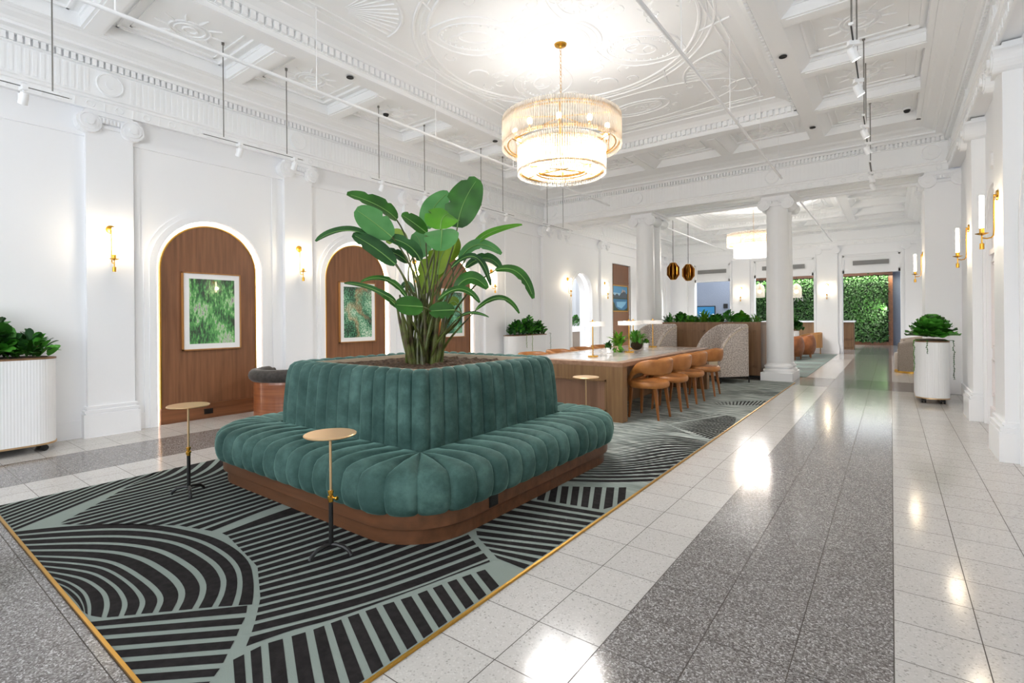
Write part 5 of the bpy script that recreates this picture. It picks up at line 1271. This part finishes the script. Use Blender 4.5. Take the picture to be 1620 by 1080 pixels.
for k, (y0, y1, rods, spots, lb) in enumerate(((4.82, 6.1, (4.9, 5.72), (5.12, 5.97), 'ceiling rail over the aisle nearest the viewer'), (7.1, 8.35, (7.29, 7.85), (7.45, 8.22), 'ceiling rail in the middle of the aisle'), (9.3, 10.7, (9.55,), (9.95, 10.6), 'ceiling rail over the aisle close to the beam'))):
    track('white '+lb, -.24, y0, y1, 3.62, rods, grp='light rails over the aisle')
    for j, s in enumerate(spots): dup(sp0, (-.24, s, 3.62), rad(-60), 'white spotlight on the '+lb+(', front lamp' if j == 0 else ', back lamp'))
for (x, y, z, ax, ay) in ((XT, 1.0, 3.3, -5.9, 1.1), (XT, 3.6, 3.3, -5.9, 3.8), (XT, 5.5, 3.3, -5.9, 5.6), (XT, 7.6, 3.3, -5.9, 7.8), (XT, 10.2, 3.3, -6.0, 9.8), (-.24, 5.5, 3.45, -.5, 5.0), (-.24, 7.8, 3.45, -.4, 7.4), (-.24, 10.2, 3.45, -.3, 9.8)):
    l = light('SPOT', 'track_spot', (x, y, z), 15, (1, .97, .92), spot=rad(95), radius=.05); d = Vector((ax-x, ay-y, -z)); l.rotation_euler = d.to_track_quat('-Z', 'Y').to_euler()
def pipe(label, x, y0, y1, z, rods):
    t = thing('sprinkler_pipe', label, 'pipe', (x, (y0+y1)/2, z), 0, 'white suspended ceiling pipes')
    mb = MB(); mb.T = None; mb.tube([(x, y0, z), (x, y1, z)], .0175, 12); mb.cyl((x, y1-.16, z), .021, 0, .03, 12); mb.build('pipe', 'white', t, world=True, auto=40)
    for r, zt in rods: mb = MB(); mb.cyl((x, r, 0), .004, z+.016, zt-.001, 6); mb.cyl((x, r, 0), .008, zt-.03, zt-.001, 8); mb.cyl((x, r, 0), .007, z+.016, z+.16, 8); mb.build('hanger', 'gloss', t, world=True)
pipe('long white suspended pipe along the left side of the ceiling', -4.97, -2.5, 10.25, 3.80, ((-.45, 4.72), (1.35, 4.6), (3.13, 4.72), (4.92, 4.72), (6.7, 4.72), (8.5, 4.72), (9.9, 4.6)))
pipe('long white suspended pipe above the right side of the rug', -1.57, -2.5, 10.25, 3.81, ((-.6, 4.72), (1.4, 4.6), (3.0, 4.72), (4.8, 4.72), (6.6, 4.72), (8.39, 4.72), (9.95, 4.6)))
pipe('white suspended pipe in the far room behind the amber pendants', -4.97, 12.5, 20.0, 3.80, ((13.0, 4.6), (14.8, 4.72), (16.2, 4.72), (18.0, 4.72)))
pipe('white suspended pipe in the far room right of the near column', -1.57, 12.5, 20.0, 3.80, ((13.0, 4.6), (14.8, 4.72), (16.6, 4.72), (18.2, 4.72), (19.6, 4.6)))
for (x, y, lb) in ((-5.55, 3.97, 'dark recessed ceiling fitting on the left beam, nearer one'), (-5.55, 6.95, 'dark recessed ceiling fitting on the left beam beside the chandelier'), (-1.02, 6.83, 'dark recessed ceiling fitting on the right beam, nearer one'), (-1.02, 9.70, 'dark recessed ceiling fitting on the right beam, farther one')):
    mb = MB(); mb.lathe([(.0001, 0), (.045, 0), (.045, -.008), (.034, -.01), (.030, -.004), (.0001, -.003)], (x, y, ZT-.0125), 20, 0); oo(mb, 'recessed_fitting', 'dark', (x, y, ZT-.0125), lb, 'ceiling fitting', 'recessed ceiling fittings', auto=30)
for (x, y, z, lb) in ((.22, 10.15, 4.59, 'round security camera dome in the coffer near the right wall'), (-6.35, 5.2, 4.59, 'round security camera dome in a left coffer above the plant'), (-6.3, 9.9, 4.59, 'round security camera dome in the coffer near the left beam corner')):
    t = thing('security_camera', lb, 'security camera', (x, y, z), 0, 'dome cameras on the ceiling')
    mb = MB(); mb.lathe([(.0001, 0), (.06, 0), (.06, -.03), (.05, -.035), (.0001, -.035)], n=24); mb.build('housing', 'gloss', t, auto=30); mb = MB(); mb.lathe([(.045, -.035), (.042, -.055), (.03, -.072), (.0001, -.08)], n=24); mb.build('dome', 'dark', t, smooth=True)
t = thing('alarm_strobe', 'small red fire alarm strobe on the right wall above a wall light', 'alarm', (XW-.04, 9.35, 2.44)); mb = MB(); mb.box(-.05, 0, -.045, .045, -.11, .11); mb.build('housing', 'red', t, bevel=.006); mb = MB(); mb.box(-.065, -.05, -.02, .02, -.06, .02); mb.build('lens', 'gloss', t)
t = thing('octagonal_plate', 'white octagonal wall fitting with black rim above the narrow arched door', 'wall fitting', (.94, 7.66, 3.02)); mb = MB(); mb.lathe([(.0001, 0), (.11, 0), (.11, -.02), (.0001, -.02)], (-.0, 0, 0), 8, ax='x'); mb.build('rim', 'dark', t); mb = MB(); mb.lathe([(.0001, -.0201), (.10, -.0201), (.09, -.055), (.0001, -.055)], (0, 0, 0), 8, ax='x'); mb.build('body', 'gloss', t)

# ================================================================ TUB AND LOUNGE CHAIRS
def barrel(name, label, loc, rz, shell, seatm, r=.37, h=.66, ang=125, roll=None, base=None, grp=None, hs=.42, thick=.05, rake=0, legs=None, bulge=0):
    t = thing(name, label, 'armchair', loc, rz, grp)         # opening towards +x
    n = 48; mb = MB()
    def P(i, rr): a = rad(180)+rad(ang)*(-1+2*i/(n-1)); return (rr*cos(a), rr*sin(a))
    def top(i): u = abs(-1+2*i/(n-1)); return h-rake*u**1.6
    zb = .0 if legs is None else legs
    sec = [(0, 0), (0, .15), (0, .3), (0, .5), (0, .7), (0, .85), (.0, .95), (.3, 1), (.7, 1), (1, .95), (1, .5), (1, 0)]
    mb.grid(lambda i, j: P(i, (r-thick*sec[j][0])*(1-bulge*(2*sec[j][1]-1)**2*(1 if sec[j][0] < .5 else 0)))+(zb+(top(i)-zb)*sec[j][1],), n, len(sec))
    for e in (0, n-1): mb.add([P(e, r-thick*q)+(zb+(top(e)-zb)*k,) for q, k in sec], [tuple(range(len(sec)))])
    mb.build('shell', shell, t, smooth=True, auto=50)
    if roll:
        mb = MB(); mb.tube([P(i, r-thick*.5)+(top(i)+(.05 if roll > .08 else -.02),) for i in range(n)], [roll*(1 if 1 < i < n-2 else .7) for i in range(n)], 12); mb.build('top_roll', seatm, t, smooth=True)
    mb = MB(); rr = r-thick-.003; mb.lathe([(.001, zb+.02), (rr*.97, zb+.02), (rr, zb+.06), (rr, hs-.05), (rr*.96, hs-.01), (rr*.8, hs), (.001, hs+.005)], n=36); mb.build('seat', seatm, t, smooth=True, auto=60)
    if base: mb = MB(); mb.lathe([(.001, 0), (r*.72, 0), (r*.72, zb+.02), (.001, zb+.02)], n=36); mb.build('base', base, t, auto=30)
    elif legs:
        for sx in (-1, 1):
            for sy in (-1, 1): mb = MB(); mb.cyl((sx*r*.6, sy*r*.6, 0), .016, 0, legs+.03, 8); mb.build('leg', 'legwood' if shell != 'palewood' else 'palewood', t)
    return t
barrel('tub_chair', 'curved rosewood tub chair with black padded top rail, against the first arch', (-6.80, 3.78, 0), rad(125), 'copperwood', 'charcoal', r=.42, h=.525, ang=130, roll=.088, rake=-.0)
b1 = barrel('swivel_chair', 'taupe velvet barrel chair with gold base beside the marble aisle', (.37, 14.85, 0), rad(175), 'taupe', 'taupe', r=.45, bulge=.06, h=.80, ang=120, base='gold', legs=.05, thick=.12, hs=.46, rake=.1)
dup(b1, (.44, 16.5, 0), rad(185), 'taupe velvet barrel chair farther away behind the first taupe one')
b2 = barrel('leather_armchair', 'round brown leather armchair half hidden by the near column', (-2.50, 17.35, .0095), rad(170), 'brownleather', 'brownleather', r=.42, h=.72, ang=125, legs=.10, thick=.16, hs=.42, rake=.12, bulge=.2, grp='brown leather armchairs')
dup(b2, (-2.31, 18.45, .0095), rad(190), 'round brown leather armchair right of the near column, farther one')
barrel('wooden_tub_chair', 'honey coloured wooden tub chair by the far pillar', (-2.25, 20.3-.05, .0095), rad(215), 'palewood', 'charcoal', r=.36, h=.74, ang=125, legs=.22, thick=.03, hs=.40, rake=.12)

# ================================================================ RECEPTION, HEDGE
t = thing('reception_desk', 'wooden reception desk with white top before the hedge wall', 'desk', (-2.9, 23.9, 0))
mb = MB(); mb.box(-4.7, -1.16, 23.6, 24.2, 0, 1.06); mb.build('desk_body', 'oak', t, world=True)
mb = MB(); mb.box(-4.74, -1.12, 23.56, 24.24, 1.06, 1.12); mb.build('desk_top', 'gloss', t, world=True)
mb = MB()
for x in (-1.2, -1.62): mb.box(x-.02, x+.02, 23.585, 23.6, .1, 1.0)
mb.box(-1.62, -1.2, 23.585, 23.6, .42, .45); mb.box(-1.62, -1.2, 23.585, 23.6, .1, .13); mb.build('front_frame', 'oak', t, world=True)
def hedge():
    rnd = random.Random(2); mb = MB()
    for i in range(11500):
        x = rnd.uniform(-5.62, -.12); z = rnd.uniform(.17, 3.12); y = 27.70-rnd.random()**2*.14
        L = rnd.uniform(.06, .12); a = rnd.uniform(-2.4, -.7) if rnd.random() < .7 else rnd.uniform(0, 6.28)
        u = Vector((cos(a), rnd.uniform(-.8, .0), sin(a))).normalized()*L; s = u.cross(Vector((rnd.uniform(-.5, .5), -1, rnd.uniform(-.2, 1.0)))).normalized()*L*.3; p = Vector((x, y, z))
        mb.add([p, p+u*.5+s, p+u, p+u*.5-s], [(0, 1, 2, 3)])
    o = mb.build('hedge_wall', 'hedge'); tag(o, 'dense green living hedge wall behind the reception openings', 'hedge', kind='stuff')
    mb = MB(); mb.box(-5.67, -.1, 27.71, 27.74, .15, 3.14); o = mb.build('wall_hedge_backing', 'hedgeback'); o['kind'] = 'structure'
hedge()
light('AREA', 'hedge_grow_light', (-3.0, 27.47, 3.08), 75, (1, 1, .85), 6.4, (rad(2), 0, 0), .12)
light('AREA', 'hedge_side_light', (-.15, 27.48, 1.65), 60, (1, 1, .85), .08, (0, rad(88), 0), 2.8)
for k, (ch_, x) in enumerate((('I', -4.11), ('O', -3.94), ('N', -3.60))):
    c = bpy.data.curves.new('letter', 'FONT'); c.body = ch_; c.size = .36; c.extrude = .02; o = bpy.data.objects.new('sign_letter', c); COL.objects.link(o); o.location = (x, 27.53, 2.02); o.rotation_euler = (PI/2, 0, 0)
    c.materials.append(M['steel']); bpy.context.view_layer.update(); me_ = bpy.data.meshes.new_from_object(o); L_ = o.matrix_basis.copy(); bpy.data.objects.remove(o); o = bpy.data.objects.new('sign_letter', me_); COL.objects.link(o); o.matrix_basis = L_; tag(o, 'grey metal letter %s of the sign on the hedge wall' % ch_, 'sign letter', 'sign letters on the hedge')
t = thing('wall_screen', 'blue picture screen with dark frame on the blue wall behind divider plants', 'screen', tuple(at(1112, 492, 22.9))); mb = MB(); mb.box(-.42, .42, -.03, 0, -.32, .24); mb.build('frame', 'dark', t); mb = MB(); mb.box(-.38, .38, -.034, -.03, -.28, .20); mb.build('panel', 'screenblue', t)
t.location.y = 23.99
mb = MB(); p = at(1146, 483, 22.6); mb.box(p.x-.09, p.x+.09, 23.97, 23.995, p.z-.12, p.z+.08); oo(mb, 'wall_thermostat', 'dark', (p.x, 23.995, p.z), 'small black square fitting on the blue wall', 'wall fitting')
planter((-2.93, 20.9, 0), .5, .5, .80, 'white planter beside the reception, right of the near column')
bush('leafy_plant', 'dark leafy plant in the white planter right of the near column', (-2.93, 20.9, .81), .42, .42, .40, 200, .18, ['leafA', 'leafB'], 'plants', seed=70, kind='round')
# side room glimpsed through the open archway
t = thing('curtain', 'pale grey pleated curtain seen through the open archway', 'curtain', (-11.2, 17.5, 0)); mb = MB(); mb.grid(lambda i, j: (.08*sin(i*.9), -3.5+7*i/90, .1+2.9*j), 91, 2); mb.build('drape', 'curtain', t, smooth=True)
t = thing('side_cabinet', 'dark grey cabinet with pale top inside the open archway', 'cabinet', (-9.4, 16.4, 0)); mb = MB(); mb.box(-.3, .3, -1.0, 1.0, 0, .82); mb.build('body', 'taupe', t); mb = MB(); mb.box(-.33, .33, -1.03, 1.03, .82, 1.0); mb.build('top', 'white', t)
bush('leafy_plant', 'dark green plant on the cabinet inside the open archway', (-9.4, 16.3, 1.0), .35, .7, .42, 120, .16, ['leafB', 'leafA'], 'plants', seed=71)
light('AREA', 'side_room_light', (-9.6, 16.5, 4.2), 160, (1, .97, .93), 3, (0, 0, 0), 6)
for (c, h, sp) in ((13.35, .62, 2.03), (19.4, .62, 2.03)):
    mb = MB(); A = archpts(c, h-.004, sp)
    for i in range(len(A)-1): mb.quad((XL-.10, *A[i]), (XL-.10, *A[i+1]), (XL-.20, *A[i+1]), (XL-.20, *A[i]))
    o = mb.build('led_strip', 'ledcool'); tag(o, 'white glowing light strip inside the open archway '+('by the brass wall lights' if c < 15 else 'past the columns'), 'light strip')
